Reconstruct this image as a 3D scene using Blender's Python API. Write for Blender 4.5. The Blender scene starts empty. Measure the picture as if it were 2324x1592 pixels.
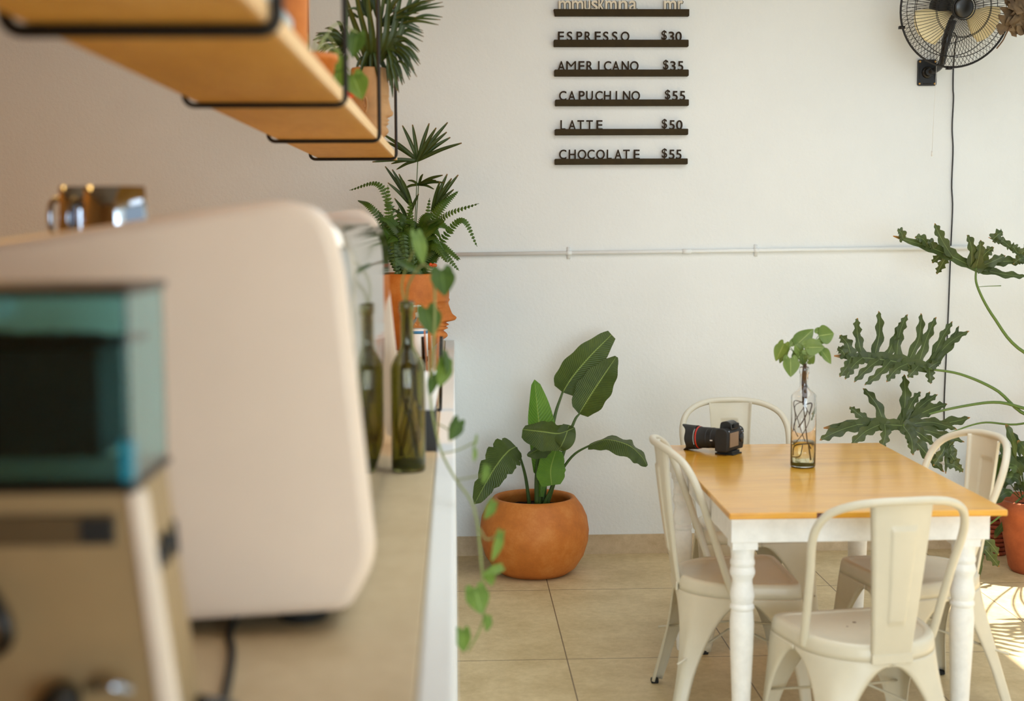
import bpy, math, random
from mathutils import Vector, Matrix
C = bpy.context.scene.collection
scene = bpy.context.scene
PI = math.pi
# ------------------------------------------------------------ camera
F = 3150.0
cam_d = bpy.data.cameras.new('camera'); cam = bpy.data.objects.new('camera', cam_d); C.objects.link(cam)
cam_d.sensor_width = 36.0; cam_d.lens = F*36.0/2324.0
CAMZ = 1.6
RC = (Matrix.Rotation(-math.atan(128/F), 3, 'Z') @ Matrix.Rotation(PI/2-math.atan(294/F), 3, 'X') @ Matrix.Rotation(-0.005, 3, 'Z'))
cam.matrix_world = Matrix.Translation((0, 0, CAMZ)) @ RC.to_4x4()
cam_d.dof.use_dof = True; cam_d.dof.focus_distance = 6.1; cam_d.dof.aperture_fstop = 2.5
cam_d.clip_start = 0.05
scene.camera = cam
# ------------------------------------------------------------ light and exposure
w = bpy.data.worlds.new('sky'); scene.world = w; w.use_nodes = True
bg = w.node_tree.nodes['Background']; bg.inputs[0].default_value = (0.80, 0.92, 1.0, 1); bg.inputs[1].default_value = 0.72
sd = bpy.data.lights.new('sun', 'SUN'); sd.energy = 12.0; sd.angle = 0.01; sd.color = (1, .95, .86)
sun = bpy.data.objects.new('sun', sd); C.objects.link(sun)
EL, AZ = math.radians(60), math.radians(30)
sun.rotation_euler = Vector((math.cos(EL)*math.cos(AZ), math.cos(EL)*math.sin(AZ), math.sin(EL))).to_track_quat('Z', 'Y').to_euler()
def area(name, loc, rot, sx, sy, power, col=(1, 1, 1), portal=False):
    a = bpy.data.lights.new(name, 'AREA'); a.shape = 'RECTANGLE'; a.size = sx; a.size_y = sy; a.energy = power; a.color = col
    if portal: a.cycles.is_portal = True
    o = bpy.data.objects.new(name, a); C.objects.link(o); o.location = loc; o.rotation_euler = rot
    return o
area('daylight_side', (3.42, 2.6, 1.675), (0, PI/2, 0), 2.64, 8.1, 10, portal=True)
area('daylight_rear', (1.3, -4.9, 1.6), (PI/2, 0, 0), 4.0, 2.4, 290, (.79, .92, 1))
area('overhead_fill', (1.6, 3.3, 2.98), (0, 0, 0), 2.6, 3.8, 72, (.80, .91, 1))  # added fill panel below the closed ceiling, brightens floor, table and seats
area('warm_left_fill', (-1.7, 3.6, 2.9), (0, 0, 0), .6, 1.6, 26, (1, .55, .14))  # added warm fill for the left part of the wall, no fixture behind it
scene.view_settings.view_transform = 'Standard'; scene.view_settings.look = 'None'
scene.view_settings.exposure = 0.0; scene.cycles.transparent_max_bounces = 32; scene.cycles.max_bounces = 18; scene.cycles.transmission_bounces = 18; scene.view_settings.gamma = 1.0; scene.view_settings.use_curve_mapping = False

def P(px, py, Y):
    d = RC @ Vector(((px-1162)/F, -(py-796)/F, -1.0))
    return Vector((0, 0, CAMZ)) + d*(Y/d.y)
def PZ(px, py, Z):
    d = RC @ Vector(((px-1162)/F, -(py-796)/F, -1.0))
    return Vector((0, 0, CAMZ)) + d*((Z-CAMZ)/d.z)
# ------------------------------------------------------------ materials
def srgb(r, g, b):
    f = lambda c: (c/255/12.92) if c/255 <= .04045 else ((c/255+.055)/1.055)**2.4
    return (f(r), f(g), f(b), 1)
class N:
    def __init__(s, name):
        s.m = bpy.data.materials.new(name); s.m.use_nodes = True; s.t = s.m.node_tree; s.b = s.t.nodes['Principled BSDF']
    def n(s, kind, **kw):
        x = s.t.nodes.new(kind)
        for k, v in kw.items():
            if k.startswith('i_'):
                key = k[2:]; key = int(key) if key.isdigit() else key.replace('_', ' ')
                x.inputs[key].default_value = v
            else: setattr(x, k, v)
        return x
    def l(s, a, b): s.t.links.new(a, b)
    def coord(s, scale=(1, 1, 1), out='Object'):
        tc = s.n('ShaderNodeTexCoord'); mp = s.n('ShaderNodeMapping'); mp.inputs['Scale'].default_value = scale
        s.l(tc.outputs[out], mp.inputs[0]); return mp.outputs[0]
    def noise(s, scale, detail=4, vec=None, rough=.6):
        x = s.n('ShaderNodeTexNoise'); x.inputs['Scale'].default_value = scale; x.inputs['Detail'].default_value = detail; x.inputs['Roughness'].default_value = rough
        if vec is not None: s.l(vec, x.inputs['Vector'])
        return x.outputs['Fac']
    def ramp(s, fac, stops):
        r = s.n('ShaderNodeValToRGB'); e = r.color_ramp.elements
        while len(e) < len(stops): e.new(.5)
        for k, (p, c) in enumerate(stops): e[k].position = p; e[k].color = c
        s.l(fac, r.inputs[0]); return r.outputs[0]
    def bump(s, h, strength, dist=.01):
        b = s.n('ShaderNodeBump'); b.inputs['Strength'].default_value = strength; b.inputs['Distance'].default_value = dist
        s.l(h, b.inputs['Height']); s.l(b.outputs[0], s.b.inputs['Normal'])
    def math(s, op, a, b=None):
        x = s.n('ShaderNodeMath', operation=op)
        for k, v in enumerate((a, b)):
            if v is None: continue
            if isinstance(v, (int, float)): x.inputs[k].default_value = v
            else: s.l(v, x.inputs[k])
        return x.outputs[0]
    def mix(s, fac, a, b):
        x = s.n('ShaderNodeMix', data_type='RGBA')
        for k, v in ((0, fac), (6, a), (7, b)):
            if isinstance(v, (int, float, tuple)): x.inputs[k].default_value = v
            else: s.l(v, x.inputs[k])
        return x.outputs[2]
    def set(s, **kw):
        for k, v in kw.items(): s.b.inputs[k.replace('_', ' ')].default_value = v
        return s
def simple(name, col, rough=.5, metal=0., bump=None, var=.06, nscale=12, **kw):
    q = N(name); v = q.coord(); f = q.noise(nscale, 4, v)
    a = tuple(max(0, c*(1-var)) for c in col[:3])+(1,); b = tuple(min(1, c*(1+var)) for c in col[:3])+(1,)
    q.l(q.ramp(f, [(.3, a), (.7, b)]), q.b.inputs['Base Color'])
    q.set(Roughness=rough, Metallic=metal, **kw)
    if bump: q.bump(q.noise(bump[0], 3, v), bump[1], bump[2] if len(bump) > 2 else .002)
    return q.m
M = {}
# plaster wall
q = N('plaster'); v = q.coord()
q.l(q.ramp(q.noise(1.2, 4, v), [(.3, srgb(229, 231, 228)), (.7, srgb(236, 238, 235))]), q.b.inputs['Base Color'])
q.set(Roughness=.85); h = q.math('ADD', q.noise(60, 5, v), q.math('MULTIPLY', q.noise(9, 3, v), .6)); q.bump(h, .45, .004); M['plaster'] = q.m
M['ceiling'] = simple('ceiling_paint', srgb(172, 162, 146), .9)
M['ochre'] = simple('ochre_plaster', srgb(184, 126, 58), .9, bump=(50, .3))
# floor tile
def tilemat(name, c1, c2, joints=True):
    q = N(name); v = q.coord(); n1 = q.noise(3.5, 8, v, .7); n2 = q.noise(30, 6, q.coord((1, 1, 1)), .75)
    f = q.math('ADD', q.math('MULTIPLY', n1, .6), q.math('MULTIPLY', n2, .4))
    col = q.ramp(f, [(.38, c1), (.62, c2)])
    q.set(Roughness=.5)
    if joints:
        sep = q.n('ShaderNodeSeparateXYZ'); q.l(q.coord(), sep.inputs[0])
        def joint(o, off, size, wd):
            a = q.math('FRACT', q.math('DIVIDE', q.math('ADD', o, off), size))
            return q.math('LESS_THAN', q.math('MULTIPLY', q.math('ABSOLUTE', q.math('SUBTRACT', a, .5)), size), wd)
        # joint where fract == .5
        jx = joint(sep.outputs[0], -.397+.3085, .617, .0022); jy = joint(sep.outputs[1], -4.945+.479, .958, .0026)
        j = q.math('MAXIMUM', jx, jy)
        col = q.mix(j, col, srgb(120, 98, 72))
        hh = q.math('SUBTRACT', q.math('MULTIPLY', n2, .15), q.math('MULTIPLY', j, 1.0)); q.bump(hh, .4, .002)
    else: q.bump(n2, .1, .002)
    q.l(col, q.b.inputs['Base Color']); return q.m
M['floor'] = tilemat('floor_tile', srgb(190, 166, 120), srgb(222, 200, 156))
M['base'] = tilemat('skirting_tile', srgb(184, 160, 124), srgb(212, 190, 156), False)
M['top'] = tilemat('counter_concrete', srgb(190, 168, 130), srgb(212, 192, 156), False)
M['terrace'] = simple('terrace_paving', srgb(120, 122, 118), .8)
# woods
def wood(name, c1, c2, c3, scale, rough, coat=0., planks=None, knot=None):
    q = N(name); v = q.coord(scale); n1 = q.noise(3, 6, v, .65); n2 = q.noise(14, 5, v, .6)
    f = q.math('ADD', q.math('MULTIPLY', n1, .65), q.math('MULTIPLY', n2, .35))
    col = q.ramp(f, [(.3, c1), (.5, c2), (.7, c3)])
    if planks:
        sep = q.n('ShaderNodeSeparateXYZ'); q.l(q.coord(), sep.inputs[0])
        d = q.math('ADD', q.math('DIVIDE', sep.outputs[1], planks), 10.37)
        a = q.math('FRACT', d); wn = q.n('ShaderNodeTexWhiteNoise', noise_dimensions='1D'); q.l(q.math('FLOOR', d), wn.inputs['W'])
        col = q.mix(q.math('MULTIPLY', wn.outputs[0], .35), col, c3)
        j = q.math('LESS_THAN', a, .012); col = q.mix(q.math('MULTIPLY', j, .75), col, c1)
    q.l(col, q.b.inputs['Base Color']); q.set(Roughness=rough, Coat_Weight=coat, Coat_Roughness=.12)
    q.bump(n2, .05, .002); return q.m
M['table_wood'] = wood('varnished_pine', srgb(188, 116, 12), srgb(222, 156, 38), srgb(236, 180, 70), (.7, 5, 5), .28, .45, planks=.245)
M['knot'] = simple('dark_knot', srgb(92, 36, 14), .35, var=.5, nscale=120)
M['shelf_wood'] = wood('shelf_board_wood', srgb(206, 148, 50), srgb(222, 168, 68), srgb(232, 182, 88), (3, .7, 3), .5)
M['shelf_edge'] = wood('shelf_edge_wood', srgb(226, 180, 120), srgb(238, 198, 142), srgb(244, 210, 160), (3, .7, 3), .5)
M['white_wood'] = simple('white_painted_wood', srgb(238, 237, 232), .5, bump=(40, .15), nscale=30)
M['chair'] = simple('cream_powder_coat', srgb(214, 206, 184), .38, bump=(220, .05, .001), var=.03)
M['rubber'] = simple('black_rubber', srgb(22, 22, 20), .7)
M['black_metal'] = simple('black_metal', srgb(30, 26, 22), .45, .3)
M['black_gloss'] = simple('black_glossy_plastic', srgb(26, 24, 20), .3)
M['black_matt'] = simple('black_textured_plastic', srgb(30, 28, 24), .6, bump=(400, .3, .001))
M['dark_rail'] = simple('dark_stained_rail', srgb(54, 43, 20), .95, var=.15, nscale=25)
M['letter'] = simple('dark_brown_letter', srgb(44, 30, 12), .9)
M['cream_letter'] = simple('cream_letter', srgb(222, 210, 186), .5)
M['screw'] = simple('brass_screw', srgb(200, 160, 100), .35, .8)
M['screwhole'] = simple('brown_hole', srgb(110, 80, 50), .8)
M['blade'] = simple('beige_fan_blade', srgb(226, 208, 160), .35)
M['white_plastic'] = simple('white_plastic', srgb(232, 228, 220), .4)
M['machine'] = simple('white_enamel', srgb(236, 218, 200), .35, var=.015)
M['steel'] = simple('polished_steel', srgb(216, 206, 190), .06, 1.0, var=.01)
M['chrome'] = simple('chrome', srgb(176, 186, 200), .08, 1.0, var=.02)
M['brushed'] = simple('brushed_steel', srgb(190, 176, 150), .3, .9)
M['grinder'] = simple('beige_grinder_body', srgb(168, 144, 104), .45, .25)
M['lit_grinder_edge'] = simple('window_lit_edge', srgb(240, 226, 208), .35)  # grinder chamfer: the window light on it is put into this pale colour
M['display'] = simple('dark_display', srgb(92, 76, 52), .35)
M['cyan'] = simple('cyan_plastic', srgb(20, 175, 200), .4)
M['bean'] = simple('roasted_coffee', srgb(40, 26, 14), .5, bump=(160, 1, .01), var=.5, nscale=90)
# terracotta
q = N('terracotta'); v = q.coord(); n1 = q.noise(7, 7, v, .7); n2 = q.noise(45, 5, v)
col = q.ramp(n1, [(.25, srgb(168, 92, 26)), (.5, srgb(198, 114, 38)), (.66, srgb(212, 134, 60)), (.8, srgb(222, 160, 98))])
q.l(col, q.b.inputs['Base Color']); q.set(Roughness=.62); q.bump(n2, .15, .003); M['terracotta'] = q.m
q = N('terracotta_red'); v = q.coord(); n1 = q.noise(7, 7, v, .7)
q.l(q.ramp(n1, [(.3, srgb(150, 72, 34)), (.7, srgb(196, 104, 58))]), q.b.inputs['Base Color']); q.set(Roughness=.65); M['terracotta_red'] = q.m
M['clay_tan'] = simple('tan_clay', srgb(176, 134, 88), .75, var=.2, nscale=10, bump=(50, .2))
M['soil'] = simple('dark_soil', srgb(44, 30, 18), .95, var=.6, nscale=90, bump=(120, 1, .01))
# leaves
def leafmat(name, c1, c2, rib=None, veins=0, tip=None, rough=.42, trans=.25, ribw=.02):
    q = N(name); v = q.coord(); n1 = q.noise(11, 4, v)
    col = q.ramp(n1, [(.3, c1), (.7, c2)])
    uv = q.n('ShaderNodeUVMap'); sep = q.n('ShaderNodeSeparateXYZ'); q.l(uv.outputs[0], sep.inputs[0])
    au = q.math('ABSOLUTE', q.math('SUBTRACT', sep.outputs[0], .5))
    if rib: col = q.mix(q.math('LESS_THAN', au, ribw), col, rib)
    if veins:
        s_ = q.math('SINE', q.math('MULTIPLY', q.math('SUBTRACT', sep.outputs[1], q.math('MULTIPLY', au, .25)), veins))
        col = q.mix(q.math('MULTIPLY', q.math('ADD', s_, 1), .10), col, tuple(min(1, c*2.2) for c in c2[:3])+(1,))
        q.bump(s_, .35, .003)
    if tip:
        tf = q.math('MULTIPLY', q.math('SUBTRACT', q.math('ADD', sep.outputs[1], q.math('MULTIPLY', n1, .12)), .97), 9)
        cl = q.n('ShaderNodeClamp'); q.l(tf, cl.inputs[0]); col = q.mix(cl.outputs[0], col, tip)
    q.l(col, q.b.inputs['Base Color']); q.set(Roughness=rough)
    if trans:
        tr = q.n('ShaderNodeBsdfTranslucent'); q.l(col, tr.inputs[0]); mx = q.n('ShaderNodeMixShader'); mx.inputs[0].default_value = trans
        q.l(q.b.outputs[0], mx.inputs[1]); q.l(tr.outputs[0], mx.inputs[2]); q.l(mx.outputs[0], q.t.nodes['Material Output'].inputs[0])
    return q.m
M['bird_leaf'] = leafmat('broad_leaf', srgb(52, 70, 22), srgb(78, 96, 34), rib=srgb(140, 160, 80), veins=230)
M['bird_new'] = leafmat('young_broad_leaf', srgb(76, 118, 28), srgb(98, 140, 40), rib=srgb(140, 165, 70), veins=200)
M['selloum'] = leafmat('lobed_leaf', srgb(58, 72, 32), srgb(86, 98, 48), rib=srgb(130, 148, 88), tip=srgb(196, 120, 40))
M['fern'] = leafmat('fern_leaf', srgb(58, 88, 22), srgb(88, 116, 36), trans=.3)
M['palm'] = leafmat('palm_leaf', srgb(42, 60, 20), srgb(70, 86, 32), rib=srgb(90, 110, 55), tip=srgb(140, 100, 50))
M['pothos'] = leafmat('vine_leaf', srgb(92, 124, 40), srgb(128, 156, 66), rib=srgb(150, 180, 96), trans=.35)
M['pothos_dark'] = leafmat('dark_vine_leaf', srgb(56, 86, 28), srgb(86, 114, 40), rib=srgb(110, 140, 70), trans=.3)
M['syngonium'] = leafmat('arrow_leaf', srgb(92, 116, 44), srgb(124, 146, 66), rib=srgb(160, 175, 100), trans=.25)
M['dry_leaf'] = leafmat('dried_leaf', srgb(66, 46, 28), srgb(134, 110, 78), trans=.15, rough=.8)
M['stem'] = simple('green_stem', srgb(96, 120, 52), .5)
M['stem_dark'] = simple('dark_green_stem', srgb(66, 90, 36), .5)
M['vine'] = simple('pale_vine_stem', srgb(140, 150, 88), .5)
M['brown_stem'] = simple('brown_stem', srgb(92, 62, 32), .7, var=.3, nscale=60)
M['root'] = simple('dark_root', srgb(74, 50, 30), .8, var=.3, nscale=60)
M['orange'] = simple('orange_flower', srgb(226, 84, 30), .5)
M['algae'] = simple('green_algae', srgb(110, 120, 50), .8, var=.3, nscale=80)
M['napkin'] = simple('white_paper', srgb(245, 243, 240), .8)
M['glazed_blue'] = simple('pale_blue_ceramic', srgb(196, 214, 222), .2)
M['blue'] = simple('blue_label', srgb(60, 130, 180), .5)
def glass(name, col, rough=0., ior=1.45):
    q = N(name); q.l(q.ramp(q.noise(3, 2, q.coord()), [(0, tuple(c*.97 for c in col[:3])+(1,)), (1, col)]), q.b.inputs['Base Color'])
    q.set(Transmission_Weight=1., Roughness=rough, IOR=ior); return q.m
M['glass'] = glass('clear_glass', (1, 1, 1, 1)); M['green_glass'] = glass('olive_bottle_glass', (.42, .42, .15, 1)); M['teal_glass'] = glass('teal_acrylic', (.45, .80, .86, 1), .05, 1.3)
q = N('thin_glass'); q.set(Roughness=.05)
tr = q.n('ShaderNodeBsdfTransparent'); gl = q.n('ShaderNodeBsdfGlossy'); fr = q.n('ShaderNodeFresnel'); mx = q.n('ShaderNodeMixShader')
q.l(q.ramp(q.noise(3, 2, q.coord()), [(0, (.93, .95, .94, 1)), (1, (.96, .97, .96, 1))]), tr.inputs[0]); gl.inputs['Roughness'].default_value = .04
q.l(fr.outputs[0], mx.inputs[0]); q.l(tr.outputs[0], mx.inputs[1]); q.l(gl.outputs[0], mx.inputs[2]); q.l(mx.outputs[0], q.t.nodes['Material Output'].inputs[0]); M['thin_glass'] = q.m
M['water'] = glass('water', (.92, .92, .68, 1), 0, 1.33); M['clear_plastic'] = glass('clear_plastic', (.95, .95, .95, 1), .05, 1.3)

# ------------------------------------------------------------ mesh helpers
class MB:
    def __init__(s): s.v = []; s.f = []; s.uv = []
    def add(s, vs, fs, uvs=None):
        o = len(s.v); s.v += [Vector(a) for a in vs]; s.f += [tuple(i+o for i in f) for f in fs]
        s.uv += (uvs if uvs else [(.25, .3)]*len(vs))
    def box(s, x0, x1, y0, y1, z0, z1, M4=None):
        vs = [Vector((x, y, z)) for z in (z0, z1) for y in (y0, y1) for x in (x0, x1)]
        if M4: vs = [M4 @ a for a in vs]
        s.add(vs, [(0, 2, 3, 1), (4, 5, 7, 6), (0, 1, 5, 4), (2, 6, 7, 3), (0, 4, 6, 2), (1, 3, 7, 5)]); return s
    def tube(s, pts, r, seg=8, caps=True, closed=False):
        pts = [Vector(p) for p in pts]; n = len(pts)
        rs = r if isinstance(r, (list, tuple)) else [r]*n
        vs = []; up = None
        for i, p in enumerate(pts):
            if closed: t = pts[(i+1) % n]-pts[i-1]
            else: t = pts[min(i+1, n-1)]-pts[max(i-1, 0)]
            if t.length < 1e-9: t = Vector((0, 0, 1))
            t.normalize()
            if up is None:
                up = Vector((0, 0, 1)) if abs(t.z) < .9 else Vector((1, 0, 0))
            sd_ = t.cross(up)
            if sd_.length < 1e-6: sd_ = t.cross(Vector((0, 1, 0)))
            sd_.normalize(); up = sd_.cross(t).normalized()
            for k in range(seg):
                a = 2*PI*k/seg; vs.append(p+(sd_*math.cos(a)+up*math.sin(a))*rs[i])
        fs = []
        for i in range(n if closed else n-1):
            j = (i+1) % n
            for k in range(seg): fs.append((i*seg+k, i*seg+(k+1) % seg, j*seg+(k+1) % seg, j*seg+k))
        if caps and not closed:
            fs.append(tuple(reversed(range(seg)))); fs.append(tuple((n-1)*seg+k for k in range(seg)))
        s.add(vs, fs); return s
    def lathe(s, prof, c=(0, 0, 0), seg=32, M4=None, closed=False, cap=True):
        vs = []; n = len(prof)
        for r, z in prof:
            for k in range(seg):
                a = 2*PI*k/seg; vs.append(Vector((r*math.cos(a), r*math.sin(a), z)))
        fs = []
        for i in range(n if closed else n-1):
            j = (i+1) % n
            for k in range(seg): fs.append((i*seg+k, i*seg+(k+1) % seg, j*seg+(k+1) % seg, j*seg+k))
        if not closed:
            if prof[0][0] > 1e-6: fs.append(tuple(reversed(range(seg))))
            if prof[-1][0] > 1e-6 and cap: fs.append(tuple((n-1)*seg+k for k in range(seg)))
        if M4: vs = [M4 @ a for a in vs]
        vs = [a+Vector(c) for a in vs]; s.add(vs, fs); return s
    def grid(s, rows, uvs=None):
        n = len(rows); m = len(rows[0]); vs = [p for r in rows for p in r]
        fs = [(i*m+j, i*m+j+1, (i+1)*m+j+1, (i+1)*m+j) for i in range(n-1) for j in range(m-1)]
        s.add(vs, fs, uvs); return s
    def prism(s, outline, y0, y1, M4=None):   # outline of (x,z), extruded along y
        n = len(outline); vs = [Vector((x, y0, z)) for x, z in outline]+[Vector((x, y1, z)) for x, z in outline]
        if M4: vs = [M4 @ a for a in vs]
        fs = [tuple(range(n)), tuple(reversed(range(n, 2*n)))]+[(i, i+n, (i+1) % n+n, (i+1) % n) for i in range(n)]
        s.add(vs, fs); return s
    def sphere(s, c, r, sx=1, sy=1, sz=1, seg=12):
        pr = [(r*math.sin(PI*i/seg), -r*math.cos(PI*i/seg)) for i in range(seg+1)]
        pr[0] = (1e-5, pr[0][1]); pr[-1] = (1e-5, pr[-1][1])
        s.lathe(pr, c, seg*2, Matrix.Diagonal((sx, sy, sz, 1))); return s
    def ribbon(s, pts, widths, normal, fold=.15, nx=4, wav=0., wf=9., seed=0, droop=0.):
        pts = [Vector(p) for p in pts]; n = len(pts); rows = []; uvs = []; nrm = Vector(normal)
        for i, p in enumerate(pts):
            t = (pts[min(i+1, n-1)]-pts[max(i-1, 0)]).normalized()
            sd_ = t.cross(nrm)
            if sd_.length < 1e-5: sd_ = t.cross(Vector((1, .1, 0)))
            sd_.normalize(); up = sd_.cross(t).normalized(); r = []
            for k in range(nx+1):
                u = -1+2*k/nx; ph = seed*1.7+(3.1 if u > 0 else 0)
                wv = 1+wav*math.sin(i/(n-1)*wf*2*PI+ph)*abs(u)
                r.append(p+sd_*(widths[i]*u*wv)+up*((fold*abs(u)-droop*u*u)*widths[i]+wav*.5*widths[i]*abs(u)*math.sin(i/(n-1)*wf*2*PI+ph+1.3)))
                uvs.append((k/nx, i/(n-1)))
            rows.append(r)
        s.grid(rows, uvs); return s
    def build(s, name, mat, parent=None, smooth=True, bevel=0, solid=0, sub=0, local=False, angle=None):
        off = Vector((0, 0, 0))
        if parent is not None and not local:
            q_ = parent
            while q_ is not None: off += q_.location; q_ = q_.parent
        me = bpy.data.meshes.new(name); me.from_pydata([tuple(a-off) for a in s.v], [], s.f)
        ul = me.uv_layers.new(name='UVMap'); uvs = s.uv
        fl = []
        for lp in me.loops: fl += uvs[lp.vertex_index]
        ul.data.foreach_set('uv', fl)
        me.polygons.foreach_set('use_smooth', [bool(smooth)]*len(me.polygons))
        me.update()
        if angle: me.set_sharp_from_angle(angle=math.radians(angle))
        me.materials.append(M[mat] if isinstance(mat, str) else mat)
        o = bpy.data.objects.new(name, me); C.objects.link(o)
        if parent is not None: o.parent = parent
        if sub:
            m_ = o.modifiers.new('sub', 'SUBSURF'); m_.levels = sub; m_.render_levels = sub
        if solid:
            m_ = o.modifiers.new('solid', 'SOLIDIFY'); m_.thickness = solid; m_.offset = 0
        if bevel:
            m_ = o.modifiers.new('bevel', 'BEVEL'); m_.width = bevel; m_.segments = 3; m_.limit_method = 'ANGLE'; m_.angle_limit = math.radians(40)
        return o
def tag(o, label, cat, group=None):
    o['label'] = label; o['category'] = cat
    if group: o['group'] = group
    return o
def thing(name, label, cat, loc=(0, 0, 0), rz=0, group=None):
    o = bpy.data.objects.new(name, None); C.objects.link(o); o.location = loc; o.rotation_euler = (0, 0, rz)
    o.empty_display_size = .05
    return tag(o, label, cat, group)
def struct(name, mb, mat, **kw):
    o = mb.build(name, mat, smooth=False, **kw); o['kind'] = 'structure'; return o
def cat(pts, n=16):
    pts = [Vector(p) for p in pts]; P_ = [pts[0]*2-pts[1]]+pts+[pts[-1]*2-pts[-2]]; out = []; m = len(pts)-1
    for i in range(n):
        t = i/(n-1)*m; k = min(int(t), m-1); u = t-k; a, b, c, d = P_[k:k+4]
        out.append(.5*((2*b)+(c-a)*u+(2*a-5*b+4*c-d)*u*u+(3*b-a-3*c+d)*u**3))
    return out
def rrect(x0, x1, z0, z1, r, n=6):
    o = []
    for cx, cz, a0 in ((x1-r, z1-r, 0), (x0+r, z1-r, 90), (x0+r, z0+r, 180), (x1-r, z0+r, 270)):
        for k in range(n+1): a = math.radians(a0+90*k/n); o.append((cx+r*math.cos(a), cz+r*math.sin(a)))
    return o
def roundpoly(pts, rads, n=7):
    out = []; m = len(pts)
    for i in range(m):
        p = Vector(pts[i]); a = Vector(pts[i-1])-p; b = Vector(pts[(i+1) % m])-p; r = min(rads[i], a.length*.48, b.length*.48)
        a = p+a.normalized()*r; b = p+b.normalized()*r
        for k in range(n+1): t = k/n; q_ = a*(1-t)**2+p*2*t*(1-t)+b*t*t; out.append((q_.x, q_.y))
    return out

# ------------------------------------------------------------ setting
WY, WXR, WXL, H = 6.555, 3.4, -2.4, 3.0
struct('floor', MB().box(WXL, WXR, -5.1, WY+.1, -.1, 0), 'floor')
struct('wall_back', MB().box(WXL-.15, WXR, WY, WY+.15, 0, H), 'plaster')
struct('wall_left', MB().box(WXL-.15, WXL, -5.1, WY, 0, H), 'ochre')
struct('wall_rear', MB().box(WXL-.15, -.75, -5.1, -4.95, 0, H).box(3.35, WXR, -5.1, -4.95, 0, H).box(-.75, 3.35, -5.1, -4.95, 0, .35).box(-.75, 3.35, -5.1, -4.95, 2.85, H), 'plaster')
struct('wall_light_block', MB().box(WXL, .05, -.55, -.42, 0, H), 'ochre')  # unseen stub wall added to keep rear light off the left side
struct('wall_right', MB().box(WXR, WXR+.12, -5.1, -1.5, 0, H).box(WXR, WXR+.12, -1.5, WY+.15, 0, .35), 'plaster')
struct('ceiling', MB().box(WXL-.15, WXR+.12, -5.1, WY+.15, H, H+.12), 'ceiling')
struct('terrace_ground_1', MB().box(WXR+.12, 16, -12, 16, -.12, -.02), 'terrace')  # unseen terrace ground outside the open right side
struct('baseboard_back', MB().box(WXL, WXR, WY-.012, WY, 0, .093), 'base')

# conduit on the wall
t = thing('wall_conduit', 'thin white pipe running level along the back wall above the plants', 'pipe', P(1045, 578, WY-.012))
a, b = P(1030, 578, WY-.012), P(2200, 562, WY-.012)
MB().tube([a, b], .0095, 10).build('pipe', 'plaster', t)
for px in (1291, 1716):
    p = P(px, 578-(px-1045)*.0141, WY-.012)
    MB().tube([p-Vector((.012, 0, 0)), p+Vector((.012, 0, 0))], .0115, 10).box(p.x-.008, p.x+.008, WY-.006, WY, p.z-.028, p.z+.028).build('pipe_clip', 'plaster', t)
p = P(1558, 571, WY-.012); MB().tube([p-Vector((.02, 0, 0)), p+Vector((.02, 0, 0))], .012, 10).build('pipe_coupling', 'plaster', t)

# ------------------------------------------------------------ menu
glyph_cache = {}
def glyph(ch):
    if ch in glyph_cache: return glyph_cache[ch]
    cu = bpy.data.curves.new('g', 'FONT'); cu.body = ch; cu.size = 1.0; cu.extrude = 0; cu.resolution_u = 6; cu.offset = 0 if ch == 'M' else .012
    o = bpy.data.objects.new('g', cu); C.objects.link(o); bpy.context.view_layer.update()
    me = bpy.data.meshes.new_from_object(o.evaluated_get(bpy.context.evaluated_depsgraph_get()))
    vs = [v.co.copy() for v in me.vertices]; fs = [tuple(p.vertices) for p in me.polygons]
    bpy.data.objects.remove(o); bpy.data.meshes.remove(me)
    x0 = min(v.x for v in vs); x1 = max(v.x for v in vs); y0 = min(v.y for v in vs); y1 = max(v.y for v in vs)
    glyph_cache[ch] = (vs, fs, x0, x1, y0, y1); return glyph_cache[ch]
def letter(ch, pxl, pxw, pyt, pyb, parent, mat='letter', depth=.006, Y=None):
    Y = Y or WY-.022
    vs, fs, x0, x1, y0, y1 = glyph(ch); a = P(pxl, pyb, Y); b = P(pxl+pxw, pyt, Y)
    sx = (b.x-a.x)/(x1-x0); sz = (b.z-a.z)/(y1-y0); n = len(vs)
    fr = [Vector((a.x+(v.x-x0)*sx, Y, a.z+(v.y-y0)*sz)) for v in vs]; bk = [v+Vector((0, depth, 0)) for v in fr]
    ec = {}
    for f in fs:
        for i in range(len(f)):
            e = (f[i], f[(i+1) % len(f)]); ec[e] = 1
    sides = [(e[1], e[0], e[0]+n, e[1]+n) for e in ec if (e[1], e[0]) not in ec]
    m = MB(); m.add(fr+bk, [tuple(f) for f in fs]+[tuple(i+n for i in reversed(f)) for f in fs]+sides)
    return m.build('letter', mat, parent, smooth=False)
W_ = dict(E=55, S=49, P=53, R=58, O=78, A=66, M=88, C=66, N=66, U=62, H=64, I=13, L=45, T=60)
W_['$'] = 48; W_['3'] = 50; W_['0'] = 58; W_['5'] = 50
rows = [('ESPRESSO', [265, 345, 432, 507, 597, 672, 753, 832], '$30', [1200, 1265, 1325], 285, 366, 428, (224, 1435)),
        ('AMERICANO', [262, 340, 450, 522, 627, 680, 755, 840, 915], '$35', [1215, 1278, 1347], 552, 634, 694, (229, 1436)),
        ('CAPUCHINO', [275, 357, 453, 519, 602, 680, 786, 852, 928], '$55', [1232, 1297, 1364], 822, 903, 962, (236, 1437)),
        ('LATTE', [287, 360, 440, 520, 612], '$50', [1203, 1270, 1332], 1086, 1167, 1225, (234, 1431)),
        ('CHOCOLATE', [275, 362, 443, 530, 610, 705, 775, 853, 948], '$55', [1203, 1268, 1331], 1352, 1434, 1491, (233, 1427))]
S_ = 440/1751
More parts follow.
